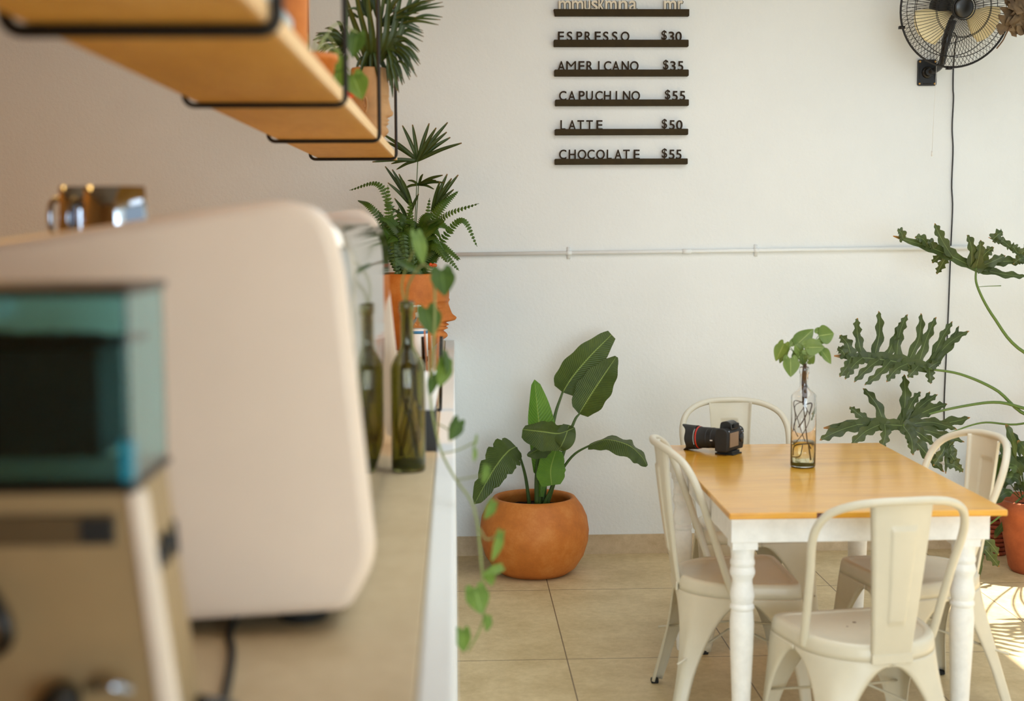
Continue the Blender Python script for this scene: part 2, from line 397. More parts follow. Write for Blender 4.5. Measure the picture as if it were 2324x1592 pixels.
for word, xs, price, pxs, yt, yb, yr, (rl, rr) in rows:
    l0 = P(1200+rl*S_, yr*S_, WY); l1 = P(1200+rr*S_, yb*S_, WY)
    t = thing('menu_rail', 'dark menu rail on the white wall with letters spelling %s %s' % (word, price), 'menu sign', (l0.x, WY, l0.z), group='rows of the menu on the wall')
    MB().prism(rrect(l0.x, l1.x, l0.z, l1.z, .004, 3), WY-.032, WY).build('rail', 'dark_rail', t, smooth=False, bevel=.0015)
    for ch, x in list(zip(word, xs))+list(zip(price, pxs)):
        top = yt-(12 if ch == '$' else 0); 
        letter(ch, 1200+x*S_, W_[ch]*S_, top*S_, (yb+6)*S_, t, Y=WY-.036 if False else WY-.024)
l0 = P(1256, 38, WY); l1 = P(1562, 23, WY)
t = thing('menu_rail', 'topmost dark menu rail with pale rounded letters cut off by the photo edge', 'menu sign', (l0.x, WY, l0.z), group='rows of the menu on the wall')
MB().prism([(l0.x+.006, l0.z), (l1.x, l0.z), (l1.x, l1.z), (l0.x, l1.z)], WY-.032, WY).build('rail', 'dark_rail', t, smooth=False, bevel=.0015)
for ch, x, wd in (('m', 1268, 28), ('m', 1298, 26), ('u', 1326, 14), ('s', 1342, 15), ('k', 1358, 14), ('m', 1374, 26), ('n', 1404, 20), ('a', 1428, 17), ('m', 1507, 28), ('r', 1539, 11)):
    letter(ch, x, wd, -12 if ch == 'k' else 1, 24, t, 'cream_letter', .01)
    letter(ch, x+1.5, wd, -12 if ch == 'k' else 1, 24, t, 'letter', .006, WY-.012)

# ------------------------------------------------------------ wall fan
FC = P(2171, 17, 6.22)
fan = thing('wall_fan', 'black wire-cage fan with beige blades mounted on a square wall plate', 'fan', FC)
FM = Matrix.Translation(FC) @ Matrix.Rotation(math.radians(90+8), 4, 'X') @ Matrix.Rotation(0, 4, 'Z')
# local: +z towards the camera (forward), x right
FM = Matrix.Translation(FC) @ Matrix.Rotation(math.radians(6), 4, 'Z') @ Matrix.Rotation(math.radians(90+9), 4, 'X')
R_ = .262
def dome(front, n=60, tw=.0):
    m = MB(); sg = 1 if front else -1; dep = .075
    for k in range(n):
        a0 = 2*PI*k/n; pts = []
        for i in range(9):
            u = i/8; r = .05+(R_-.05)*u; z = dep*(1-u**3.2); a = a0+tw*(1-u)*sg
            pts.append(FM @ Vector((r*math.cos(a), r*math.sin(a), sg*z)))
        m.tube(pts, .0011, 4, False)
    for r in ((.125, .13) if front else (.16,)):
        u = (r-.05)/(R_-.05); z = dep*(1-u**3.2)
        m.tube([FM @ Vector((r*math.cos(2*PI*j/48), r*math.sin(2*PI*j/48), sg*z)) for j in range(48)], .0016, 4, closed=True)
    r = .215; u = (r-.05)/(R_-.05); z = dep*(1-u**3.2)
    m.tube([FM @ Vector((r*math.cos(2*PI*j/48), r*math.sin(2*PI*j/48), sg*z)) for j in range(48)], .0017, 4, closed=True)
    m.tube([FM @ Vector((.052*math.cos(2*PI*j/24), .052*math.sin(2*PI*j/24), sg*dep)) for j in range(24)], .003, 5, closed=True)
    return m
dome(True, 84, .10).build('front_guard', 'black_metal', fan); dome(False, 84, .16).build('rear_guard', 'black_metal', fan)
m = MB().tube([FM @ Vector((R_*math.cos(2*PI*j/64), R_*math.sin(2*PI*j/64), 0)) for j in range(64)], .0048, 8, closed=True)
for an in (-92, 200): 
    a = math.radians(an); c = FM @ Vector(((R_+.004)*math.cos(a), (R_+.004)*math.sin(a), 0)); m.box(c.x-.012, c.x+.012, c.y-.012, c.y+.012, c.z-.006, c.z+.006)
m.build('guard_ring', 'black_metal', fan)
MB().lathe([(1e-4, .08), (.035, .079), (.047, .072), (.05, .06), (.05, .05), (.03, .046)], (0, 0, 0), 32, FM).build('guard_badge', 'black_gloss', fan)
for k, an in enumerate((212, 335, 92)):
    m = MB(); rows_ = []; uv_ = []
    for i in range(13):
        u = i/12; r = .035+.175*u; wdt = .18+.62*math.sin(min(1, u*1.15)*PI*.62); 
        row = []
        for j in range(9):
            v = -1+2*j/8; rr = r-.02*max(0, v*v)*u; a = math.radians(an)+wdt*v*.62
            row.append(FM @ Vector((rr*math.cos(a), rr*math.sin(a), .018*v+.01)))
        rows_.append(row)
    m.grid(rows_).build('blade', 'blade', fan, solid=.003)
MB().lathe([(1e-4, .045), (.028, .042), (.034, .03), (.036, -.02), (1e-4, -.022)], (0, 0, 0), 24, FM).build('hub', 'black_gloss', fan)
MB().lathe([(1e-4, -.08), (.055, -.082), (.066, -.1), (.066, -.14), (.05, -.17), (1e-4, -.18)], (0, 0, 0), 28, FM).build('motor_housing', 'black_matt', fan)
pc = P(2104, 165, WY-.01)
m = MB().prism(rrect(pc.x-.045, pc.x+.045, pc.z-.061, pc.z+.061, .008, 3), WY-.014, WY); 
MX = Matrix.Translation((pc.x, WY-.014, pc.z)) @ Matrix.Rotation(PI/2, 4, 'X')
m.lathe([(.028, 0), (.026, .008), (.019, .012), (.017, .03), (1e-4, .03)], (0, 0, 0), 24, MX)
for sx in (-1, 1): m.box(pc.x+sx*.036-.0015, pc.x+sx*.036+.0015, WY-.018, WY-.013, pc.z-.03, pc.z+.03)
for sz in (-1, 1): m.box(pc.x-.02, pc.x+.02, WY-.018, WY-.013, pc.z+sz*.052-.0015, pc.z+sz*.052+.0015)
wp = m.build('wall_plate', 'black_gloss', fan, bevel=.0015, angle=35)
for sx in (-1, 1):
    for sz in (-1, 1):
        MB().lathe([(.0055, 0), (.005, .003), (1e-4, .0038)], (pc.x+sx*.036, WY-.014, pc.z+sz*.051), 12, Matrix.Rotation(PI/2, 4, 'X')).build('screw', 'screw', wp)
mt = FM @ Vector((0, -.03, -.14))
arm = cat([(pc.x, WY-.03, pc.z), P(2122, 160, 6.5), P(2137, 143, 6.43), P(2143, 115, 6.40), P(2151, 80, 6.39), P(2162, 45, 6.37)], 30)
MB().tube(arm, [.014]*8+[.016]*12+[.02]*10, 14).build('arm', 'black_gloss', fan)
a = P(2127, 120, 6.38); b = P(2115, 343, 6.45)
MB().tube([a, b], .0008, 4).tube([b, b+Vector((0, 0, -.024))], .0035, 8).build('pull_cord', 'white_plastic', fan)
# power cord
pts = [mt+Vector((.0, .02, -.04)), P(2170, 80, 6.42), P(2168, 100, 6.48)]+[P(x, y, WY-.012) for x, y in ((2164, 150), (2163, 200), (2164, 225), (2161, 290), (2163, 340), (2160, 420), (2162, 470), (2158, 560), (2155, 640), (2151, 740), (2146, 840), (2143, 915), (2143, 985))]
MB().tube(cat(pts, 60), .0034, 6).build('power_cord', 'black_gloss', fan)
# plug and coiled white lead on the wall
cc = P(2143, 1015, WY-.03)
t = thing('coiled_cord', 'white cord looped in a coil on the wall behind the chair back', 'cord', cc)
m = MB()
for k in range(5):
    m.tube([cc+Vector(((.03+.002*k)*math.cos(a)+.004*k-.008, -.006*(k-2)+.004*math.sin(3*a), (.062-.003*k)*math.sin(a)+.3*(.03)*math.cos(a)*-1)) for a in [2*PI*j/28 for j in range(28)]], .0028, 6, closed=True)
m.box(cc.x-.012, cc.x+.02, cc.y-.012, WY, cc.z-.085, cc.z-.055)
m.build('coil', 'white_plastic', t)

# dried hanging leaves at the top right
dc = P(2325, 10, 5.95)
t = thing('dried_plant', 'brown withered plant with crumpled leaves beside the fan at the top corner', 'dried plant', dc)
random.seed(5)
MB().tube(cat([P(2360, -150, 5.95), P(2340, -60, 5.95), P(2310, 30, 5.95), P(2286, 72, 5.95), P(2276, 92, 5.95), P(2262, 110, 5.95)], 20), .003, 6).build('stem', 'brown_stem', t)
for (x0, y0, x1, y1, wd) in ((2330, -20, 2268, 78, .05), (2330, 20, 2296, 80, .055), (2370, -10, 2312, 78, .06), (2340, 0, 2286, 18, .04), (2380, 40, 2330, 62, .05), (2350, -60, 2300, -10, .05), (2390, -20, 2350, 40, .06)):
    a, b = P(x0, y0, 5.92+random.random()*.06), P(x1, y1, 5.9+random.random()*.1); n = 22
    pts = [a.lerp(b, i/(n-1))+Vector((random.uniform(-1, 1)*.003, random.uniform(-1, 1)*.004, random.uniform(-1, 1)*.003)) for i in range(n)]
    MB().ribbon(pts, [wd*math.sin(PI*min(1, (.06+i/(n-1)*.93)))**.7 for i in range(n)], (0.2, -1, .2), .3, 8, .45, 6, x0).build('leaf', 'dry_leaf', t, solid=.001)

# ------------------------------------------------------------ counter
CZ = 1.04
ct = thing('bar_counter', 'white plastered bar counter whose long side runs to the back wall', 'counter', (-.35, 3.2, 0))
MB().box(-.74, -.05, .35, WY-.002, 0, CZ-.03).build('base', 'plaster', ct, smooth=False)
MB().box(-.05, -.004, .35, WY-.002, 0, CZ-.0).build('side_panel', 'plaster', ct, smooth=False, bevel=.006)
wt = MB().box(-.78, -.051, .33, WY-.003, CZ-.03, CZ).build('counter_worktop', 'top', smooth=False, bevel=.003)
tag(wt, 'beige concrete worktop lying along the bar counter', 'worktop')

# ------------------------------------------------------------ hanging shelf
SZ = 1.822
sh = thing('hanging_shelf', 'pale wooden shelf hung in thin black metal frames above the counter', 'shelf', (-.35, 3.2, SZ))
bd = MB().box(-.475, -.212, .9, 5.1, SZ, SZ+.025).build('board', 'shelf_wood', sh, smooth=False, bevel=.002)
MB().box(-.2121, -.2065, .9, 5.1, SZ+.0005, SZ+.0245).build('edge_band', 'shelf_edge', sh, smooth=False)
for y in (1.59, 2.62, 3.78, 4.86):
    m = MB(); r = .018; x0, x1, z0 = -.497, (-.197 if y < 2 else -.2), SZ-(.0088 if y < 2 else .0062)
    pts = [(x0, y, H-.001), (x0, y, z0+r)]+[(x0+r-r*math.cos(a), y, z0+r-r*math.sin(a)) for a in (.4, .8, 1.2)]+[(x0+r, y, z0), (x1-r, y, z0)]+[(x1-r+r*math.sin(a), y, z0+r-r*math.cos(a)) for a in (.4, .8, 1.2)]+[(x1, y, z0+r), (x1, y, H-.001)]
    m.tube(pts, .0085 if y < 2 else .0058, 6, True); m.build('hanger_frame', 'black_metal', sh, angle=40)

# ------------------------------------------------------------ espresso machine
def px_xz(pts, Y): return [(P(x, y, Y).x, P(x, y, Y).z) for x, y in pts]
em = thing('espresso_machine', 'large white espresso machine with rounded end panel and mirror steel back', 'espresso machine', (-.38, 2.6, CZ))
prof = px_xz([(-190, 1440), (-190, 575), (645, 451), (742, 478), (780, 590), (856, 1270), (792, 1386), (430, 1410)], 1.86)
rp = roundpoly(prof, [.03, .05, .05, .06, .04, .035, .02, .001], 8)
MB().prism(rp, 1.848, 1.886).build('end_panel', 'machine', em, bevel=.017, angle=50)
rp2 = [(x if x < -.2 else x-.018, z) for x, z in rp]
MB().prism(rp2, 3.27, 3.30).build('end_panel', 'machine', em, bevel=.008, angle=50)
ztop = P(640, 451, 1.86).z-.03; xl = prof[0][0]+.06
mp = px_xz([(-140, 1380), (-140, 600), (620, 500), (700, 520), (745, 620), (748, 1340)], 1.86)
MB().box(xl, -.17, 1.885, 3.27, CZ+.045, ztop-.075).build('body', 'brushed', em, smooth=False, bevel=.004)
MB().box(xl+.02, -.19, 1.89, 3.265, ztop-.075, ztop-.068).build('cup_tray', 'brushed', em, smooth=False)
# polished back panel, gently rounded towards the top
rows_ = []
prf = [(-.158, CZ+.022), (-.156, CZ+.1), (-.156, ztop-.09), (-.160, ztop-.05), (-.170, ztop-.022), (-.186, ztop-.006), (-.205, ztop)]
m = MB()
m.grid([[Vector((x, y, z)) for y in (1.886, 2.2, 2.6, 3.0, 3.269)] for x, z in prf]); m.build('back_panel', 'steel', em, solid=.003)
for x, y in ((-.22, 1.94), (-.5, 1.94), (-.22, 3.2), (-.5, 3.2)):
    MB().lathe([(.032, 0), (.035, .006), (.033, .03), (.028, .047)], (x, y, CZ), 20).build('foot', 'rubber', em)
MB().tube(cat([(-.30, 1.93, CZ+.05), (-.298, 1.9, CZ+.03), P(521, 1435, 1.86), PZ(527, 1480, CZ+.0065), PZ(515, 1560, CZ+.0065), PZ(492, 1640, CZ+.0065), PZ(440, 1760, CZ+.0065)], 30), .0052, 8).build('power_cable', 'rubber', em)
# metal pitchers on top of the machine
for k, (px, Y, r, lb) in enumerate(((262, 2.2, .048, 'right-hand polished steel milk jug standing on the espresso machine'), (182, 2.26, .032, 'left-hand smaller steel milk jug standing on the espresso machine'))):
    zt = P(px, 424, Y).z; z0 = ztop-.068; x = P(px, 500, Y).x; h = zt-z0
    t = thing('milk_jug', lb, 'jug', (x, Y, z0), group='milk jugs on the espresso machine')
    MB().lathe([(1e-4, 0), (r*1.05, 0), (r*1.12, .005), (r*1.12, h*.3), (r*1.0, h*.7), (r*.97, h), (r*.94, h), (r*.96, h*.7), (r*1.08, h*.3), (1e-4, .006)], (x, Y, z0), 32).build('body', 'chrome', t)
    MB().tube(cat([(x-r*.95, Y+.01, z0+h*.85), (x-r*1.5, Y+.015, z0+h*.8), (x-r*1.6, Y+.015, z0+h*.5), (x-r*1.08, Y+.01, z0+h*.2)], 14), .005, 8).build('handle', 'chrome', t)

# ------------------------------------------------------------ grinder
g0 = 1.3; gx1 = P(300, 1110, g0).x; gz = P(300, 1112, g0).z; gzt = P(300, 652, g0).z
gr = thing('coffee_grinder', 'beige coffee grinder with teal see-through bean hopper in front of the espresso machine', 'coffee grinder', (gx1-.09, g0+.09, CZ))
gxl = gx1-.19; gy1 = g0+.165
bo = roundpoly([(gxl-.02, CZ+.012), (gx1+.034, CZ+.012), (gx1, gz), (gxl, gz)], [.01, .01, .004, .004], 3)
MB().prism(bo, g0+.004, gy1-.01).build('body', 'grinder', gr, bevel=.006, angle=40)
ed = MB(); n = 6
for i in range(n): pass
ed.prism([(gx1-.006, gz-.002), (gx1+.011, gz-.002), (gx1+.046, CZ+.02), (gx1+.026, CZ+.02)], g0-.004, g0+.018); ed.build('lit_chamfer', 'lit_grinder_edge', gr, bevel=.005, angle=40)  # front chamfer, drawn as a strip in the painted-light colour
MB().prism(rrect(gxl-.012, gx1+.0, CZ, CZ+.02, .003, 2), g0-.01, gy1).build('base_plate', 'rubber', gr, bevel=.002)
d0, d1 = P(-60, 1242, g0), P(262, 1168, g0); MB().box(max(d0.x, gxl+.005), d1.x, g0-.003, g0+.006, d0.z, d1.z).build('display', 'display', gr, smooth=False, bevel=.002)
d0, d1 = P(185, 1232, g0), P(258, 1176, g0); MB().box(d0.x, d1.x, g0-.005, g0-.002, d0.z, d1.z).build('display_window', 'rubber', gr, smooth=False)
m = MB().lathe([(1e-4, .0), (.016, .0), (.019, -.01), (.017, -.045), (1e-4, -.047)], (0, 0, 0), 20, Matrix.Translation(P(148, 1585, g0-.01)) @ Matrix.Rotation(-PI/2, 4, 'X')); m.build('dosing_knob', 'black_gloss', gr)
m = MB().tube([P(205, 1560, g0-.004), P(240, 1556, g0-.03), P(295, 1570, g0-.02)], .006, 8); m.build('portafilter_fork', 'chrome', gr)
# black handle at far left edge
MB().tube(cat([P(-40, 1330, g0-.02), P(0, 1390, g0-.03), P(14, 1450, g0-.03), P(-10, 1480, g0-.02)], 12), .008, 8).build('lever', 'black_gloss', gr)
# badge script on the side
bx = gx1+.012
m = MB(); ys = [g0+.055+.075*i/40 for i in range(41)]
zc = gz-.052
pts = [Vector((gx1+.0135+.009*abs(0), y, zc+.0*i)) for i, y in enumerate(ys)]
sl = .034/(gz-CZ)
def sidex(z): return gx1+(gz-z)*.034/(gz-CZ-.012)
pts = []
for i in range(60):
    u = i/59; y = g0+.03+.115*u; z = gz-.080+.012*math.sin(u*PI*11)+(.008 if (i//6) % 3 == 0 else 0); pts.append(Vector((sidex(z)+.002, y+.004*math.cos(u*PI*11), z)))
m.tube(pts, .0030, 5).build('badge', 'black_gloss', gr)
MB().tube([(sidex(CZ+.05)+.002, g0+.13, CZ+.06), (sidex(CZ+.05)+.03, g0+.16, CZ+.035)], [.007, .013], 10).build('adjusting_knob', 'black_gloss', gr)
# hopper
hx0, hx1, hy0, hy1 = gxl-.005, gx1+.001, g0-.003, gy1-.005
def shell(x0, x1, y0, y1, z0, z1, th, flare=.0):
    m = MB()
    out = [(x0, y0), (x1, y0), (x1, y1), (x0, y1)]
    inn = [(x0+th, y0+th), (x1-th, y0+th), (x1-th, y1-th), (x0+th, y1-th)]
    vs = [(x, y, z) for z in (z0, z1) for x, y in out]+[(x, y, z) for z in (z0+th, z1) for x, y in inn]
    fs = [(0, 3, 2, 1)]+[(i, (i+1) % 4, (i+1) % 4+4, i+4) for i in range(4)]+[(i+4, (i+1) % 4+4, (i+1) % 4+12, i+12) for i in range(4)]+[((i+1) % 4+8, i+8, i+12, (i+1) % 4+12) for i in range(4)]+[(8, 9, 10, 11)]
    m.add(vs, fs); return m
hp = shell(hx0, hx1, hy0, hy1, gz+.004, gzt-.008, .004).build('hopper', 'teal_glass', gr, smooth=False, bevel=.0015)
MB().box(hx0-.003, hx1+.003, hy0-.003, hy1+.003, gz-.002, gz+.004).build('hopper_rim', 'black_gloss', gr, smooth=False, bevel=.001)
MB().box(hx0-.003, hx1+.003, hy0-.003, hy1+.003, gzt-.008, gzt).build('hopper_lid', 'black_gloss', gr, smooth=False, bevel=.002)
m = MB(); nb = 14; rows_ = []
random.seed(2)
bz = P(300, 775, g0).z
top = [[Vector((hx0+.006+(hx1-hx0-.012)*i/nb, hy0+.006+(hy1-hy0-.012-.04)*j/nb, bz+random.uniform(-.004, .004)-.01*((i/nb-.5)**2))) for j in range(nb+1)] for i in range(nb+1)]
m.grid(top); bzz = gz+.03
m.box(hx0+.006, hx1-.03, hy0+.006, hy1-.05, bzz, bz-.008)
bn = m.build('coffee_beans', 'bean', None, smooth=False); tag(bn, 'dark roasted coffee filling the teal hopper of the grinder', 'coffee beans'); bn['kind'] = 'stuff'
c = P(286, 1050, g0+.01); MB().box(c.x-.0045, c.x+.0045, hy0+.008, hy0+.03, gz+.006, gz+.045).build('shutter_tab', 'cyan', gr, smooth=False, bevel=.001)

# ------------------------------------------------------------ leaves helpers
def heart(mb, base, tip, normal, wd=None, fold=.12, n=12, droop=.2):
    base, tip = Vector(base), Vector(tip); L = (tip-base).length; wd = wd or L*.42; nn = Vector(normal).normalized()
    pts = []; ws = []
    for i in range(n):
        t = i/(n-1); p = base.lerp(tip, t)+nn*(-droop*L*.3*t*t); pts.append(p)
        ws.append(max(.002*L, wd*(math.sin(PI*min(1, t**.62))**.85)))
    mb.ribbon(pts, ws, nn, fold, 4)
    # rear lobes of the heart
    d = (tip-base).normalized(); sd_ = d.cross(nn).normalized()
    for sg in (-1, 1):
        q_ = [base+sd_*sg*wd*.42+d*L*.22, base+sd_*sg*wd*.48+d*L*.06, base+sd_*sg*wd*.40-d*L*.09, base+sd_*sg*wd*.3-d*L*.13]
        mb.ribbon(cat(q_, 7), [wd*.42, wd*.42, wd*.4, wd*.36, wd*.28, wd*.16, wd*.02], nn, .03, 2)
    return mb
def blade_leaf(mb, pts, W, normal, n=22, p0=.7, p1=.75, fold=.18, wav=0., seed=0, wf=9):
    c_ = cat(pts, n); ws = []
    for i in range(n):
        t = i/(n-1); ws.append(max(.0006, W*math.sin(PI*t**p0)**p1))
    mb.ribbon(c_, ws, normal, fold, 6, wav, wf, seed); return mb
def frond(mb, pts, W, normal, npair=26, pw=.006):
    c_ = cat(pts, npair+2); nn = Vector(normal)
    mb.tube(c_, .0012, 4, False)
    for i in range(1, len(c_)-1):
        t = i/(len(c_)-1); d = (c_[i+1]-c_[i-1]).normalized(); sd_ = d.cross(nn).normalized(); up = sd_.cross(d)
        L = W*min(1, .35+t*3)*(1-t**2.2)**.8+.002
        for sg in (-1, 1):
            a = c_[i]; b = a+sd_*sg*L+d*L*.25+up*(-.18*L)
            mid = a.lerp(b, .5)+up*.05*L
            mb.ribbon([a, mid, b], [pw*.75, pw*.8, .0004], up, .1, 2)
    return mb

# ------------------------------------------------------------ big pot with bird of paradise
PC = Vector((P(1213, 1300, 6.22).x, 6.22, 0))
bp = thing('bird_of_paradise', 'round terracotta pot on the floor with a broad-leaved plant against the wall', 'potted plant', PC)
prof = [(.11, 0), (.155, .004), (.19, .03), (.225, .085), (.245, .15), (.249, .2), (.24, .26), (.22, .305), (.198, .335), (.186, .35), (.176, .352), (.166, .345), (.168, .325), (.19, .29), (.205, .24)]
MB().lathe([(1e-4, 0)]+prof, PC, 64).build('pot', 'terracotta', bp)
m = MB(); random.seed(3)
rr = [[PC+Vector((.2*j/10*math.cos(2*PI*k/36), .2*j/10*math.sin(2*PI*k/36), .288+random.uniform(-.004, .006))) for k in range(37)] for j in range(11)]
m.grid(rr).build('soil', 'soil', bp)
def stalk(pts, r0, r1, mat, parent, n=18, name='stalk'):
    c_ = cat(pts, n); MB().tube(c_, [r0+(r1-r0)*i/(n-1) for i in range(n)], 8).build(name, mat, parent)
sb = lambda px, Y: P(px, 1150, Y)
Yb = 6.2
stalk([P(1232, 1150, 6.2), P(1240, 1060, 6.2), P(1258, 950, 6.24), P(1277, 890, 6.26)], .013, .005, 'stem_dark', bp)
stalk([P(1240, 1148, 6.18), P(1262, 1080, 6.18), P(1300, 965, 6.2), P(1316, 938, 6.22)], .012, .004, 'stem_dark', bp)
stalk([P(1222, 1152, 6.17), P(1222, 1060, 6.17), P(1228, 990, 6.17)], .014, .009, 'stem_dark', bp)
stalk([P(1202, 1152, 6.2), P(1194, 1090, 6.19), P(1184, 1050, 6.17), P(1172, 1016, 6.15)], .009, .004, 'stem_dark', bp)
stalk([P(1232, 1152, 6.16), P(1262, 1090, 6.13), P(1300, 1035, 6.1), P(1345, 1008, 6.08)], .009, .004, 'stem_dark', bp)
stalk([P(1218, 1150, 6.15), P(1218, 1080, 6.13), P(1224, 1030, 6.1), P(1250, 1000, 6.08)], .011, .005, 'stem_dark', bp)
nf = Vector((-.15, -1, .15))
MB().ribbon(cat([P(1277, 891, 6.26), P(1300, 855, 6.25), P(1340, 808, 6.25), P(1388, 760, 6.27)], 26), [.001]+[.080*math.sin(PI*(.07+.87*i/25)**.8)**.6 for i in range(1, 26)], Vector((.1, -1, -.1)), .1, 6, .04, 4, 2).build('leaf', 'bird_leaf', bp)
MB().ribbon(cat([P(1314, 940, 6.22), P(1342, 895, 6.2), P(1372, 850, 6.2), P(1399, 810, 6.22)], 26), [.001]+[.078*math.sin(PI*min(1, (.04+.94*i/25))**.75)**.75 for i in range(1, 26)], Vector((-.35, -1, .1)), .12, 6, .05, 4, 3).build('leaf', 'bird_leaf', bp)
MB().ribbon(cat([P(1226, 1128, 6.16), P(1232, 1040, 6.17), P(1222, 950, 6.18), P(1213, 862, 6.2)], 24), [.014+(.062*math.sin(PI*(i/23)**.9)**.9 if i > 4 else .004*i) for i in range(23)]+[.001], Vector((.5, -1, 0)), .35, 6, .02, 3, 1).build('leaf', 'bird_new', bp)
# folded hanging leaf in front
MB().ribbon(cat([P(1303, 972, 6.02), P(1270, 984, 6.0), P(1232, 980, 6.0), P(1186, 975, 6.04)], 22), [.075*math.sin(PI*(.06+.88*i/21)**1.25)**.6 for i in range(22)], Vector((.05, -.85, .6)), -.5, 6, .06, 3, 5).build('leaf', 'bird_leaf', bp)
MB().ribbon(cat([P(1292, 965, 6.04), P(1284, 990, 5.99), P(1275, 1010, 5.98), P(1268, 1022, 6.0)], 14), [.045*math.sin(PI*(.1+.85*i/13)**.8)**.7 for i in range(14)], Vector((0, -1, .4)), -.2, 6).build('leaf', 'bird_leaf', bp)
MB().ribbon(cat([P(1250, 1008, 6.08), P(1226, 1018, 6.06), P(1196, 1034, 6.06)], 14), [.04*math.sin(PI*(.08+.9*i/13))**.7 for i in range(14)], Vector((0, -.7, .8)), -.6, 6, .1, 3, 7).build('leaf', 'bird_leaf', bp)
MB().ribbon(cat([P(1252, 1102, 6.09), P(1250, 1065, 6.08), P(1262, 1022, 6.08)], 16), [.066*math.sin(PI*(.12+.8*i/15)**.9)**.6 for i in range(16)], Vector((.2, -1, -.1)), .12, 6, .04, 3, 8).build('leaf', 'bird_new', bp)
MB().ribbon(cat([P(1171, 1014, 6.15), P(1150, 1028, 6.12), P(1118, 1070, 6.1), P(1076, 1145, 6.1)], 26), [.082*math.sin(PI*(.09+.9*i/25)**.85)**.6*(1-.18*(i % 5 == 0)) for i in range(25)]+[.001], Vector((-.35, -1, .3)), -.1, 8, .05, 5, 9).build('leaf', 'bird_leaf', bp)
MB().ribbon(cat([P(1335, 1012, 6.08), P(1375, 998, 6.04), P(1425, 1010, 6.0), P(1455, 1035, 6.0), P(1469, 1058, 6.0)], 24), [.072*math.sin(PI*(.05+.93*i/23)**.9)**.7 for i in range(24)], Vector((.15, -.45, 1)), -.28, 6, .12, 4, 4).build('leaf', 'bird_leaf', bp)

# ------------------------------------------------------------ table
TX0, TX1 = .781, 1.594
TY0, TY1, TZ = 3.897, 5.122, .76
tb = thing('dining_table', 'square-edged table with varnished orange wood top and white turned legs', 'table', ((TX0+TX1)/2, 4.5, 0))
MB().box(TX0, TX1, TY0, TY1, TZ-.019, TZ).build('table_top', 'table_wood', tb, smooth=False, bevel=.004)
kx = P(1868, 1160, TY0).x; MB().box(kx-.018, kx+.022, TY0-.0006, TY0+.02, TZ-.0175, TZ-.002).build('knot', 'knot', tb, smooth=False)
ax0, ax1, ay0, ay1, az0, az1 = TX0+.012, TX1-.04, TY0+.03, TY1-.04, TZ-.019-.075, TZ-.019
m = MB().box(ax0, ax1, ay0, ay0+.022, az0, az1).box(ax0, ax1, ay1-.022, ay1, az0, az1).box(ax0, ax0+.022, ay0+.022, ay1-.022, az0, az1).box(ax1-.022, ax1, ay0+.022, ay1-.022, az0, az1)
m.build('apron', 'white_wood', tb, smooth=False, bevel=.002)
lp = [(.035, az0-.02), (.0352, az0-.028), (.033, az0-.05), (.0335, az0-.055), (.036, az0-.062), (.036, az0-.07), (.033, az0-.077), (.034, az0-.08), (.0375, az0-.093), (.037, az0-.1), (.03, az0-.115), (.0295, az0-.125), (.034, az0-.15), (.036, az0-.165), (.033, az0-.182), (.031, az0-.188), (.0355, az0-.195), (.0355, az0-.203), (.032, az0-.208), (.034, az0-.225), (.0355, az0-.25), (.034, az0-.32), (.029, az0-.44), (.024, az0-.58), (.02, .008), (.018, 0)]
for lx in (ax0+.042, ax1-.062):
    for ly in (ay0+.04, ay1-.045):
        m = MB().box(lx-.037, lx+.037, ly-.037, ly+.037, az0-.022, az1-.0005); m.lathe(list(reversed(lp)), (lx, ly, 0), 32)
        m.build('leg', 'white_wood', tb, angle=40)

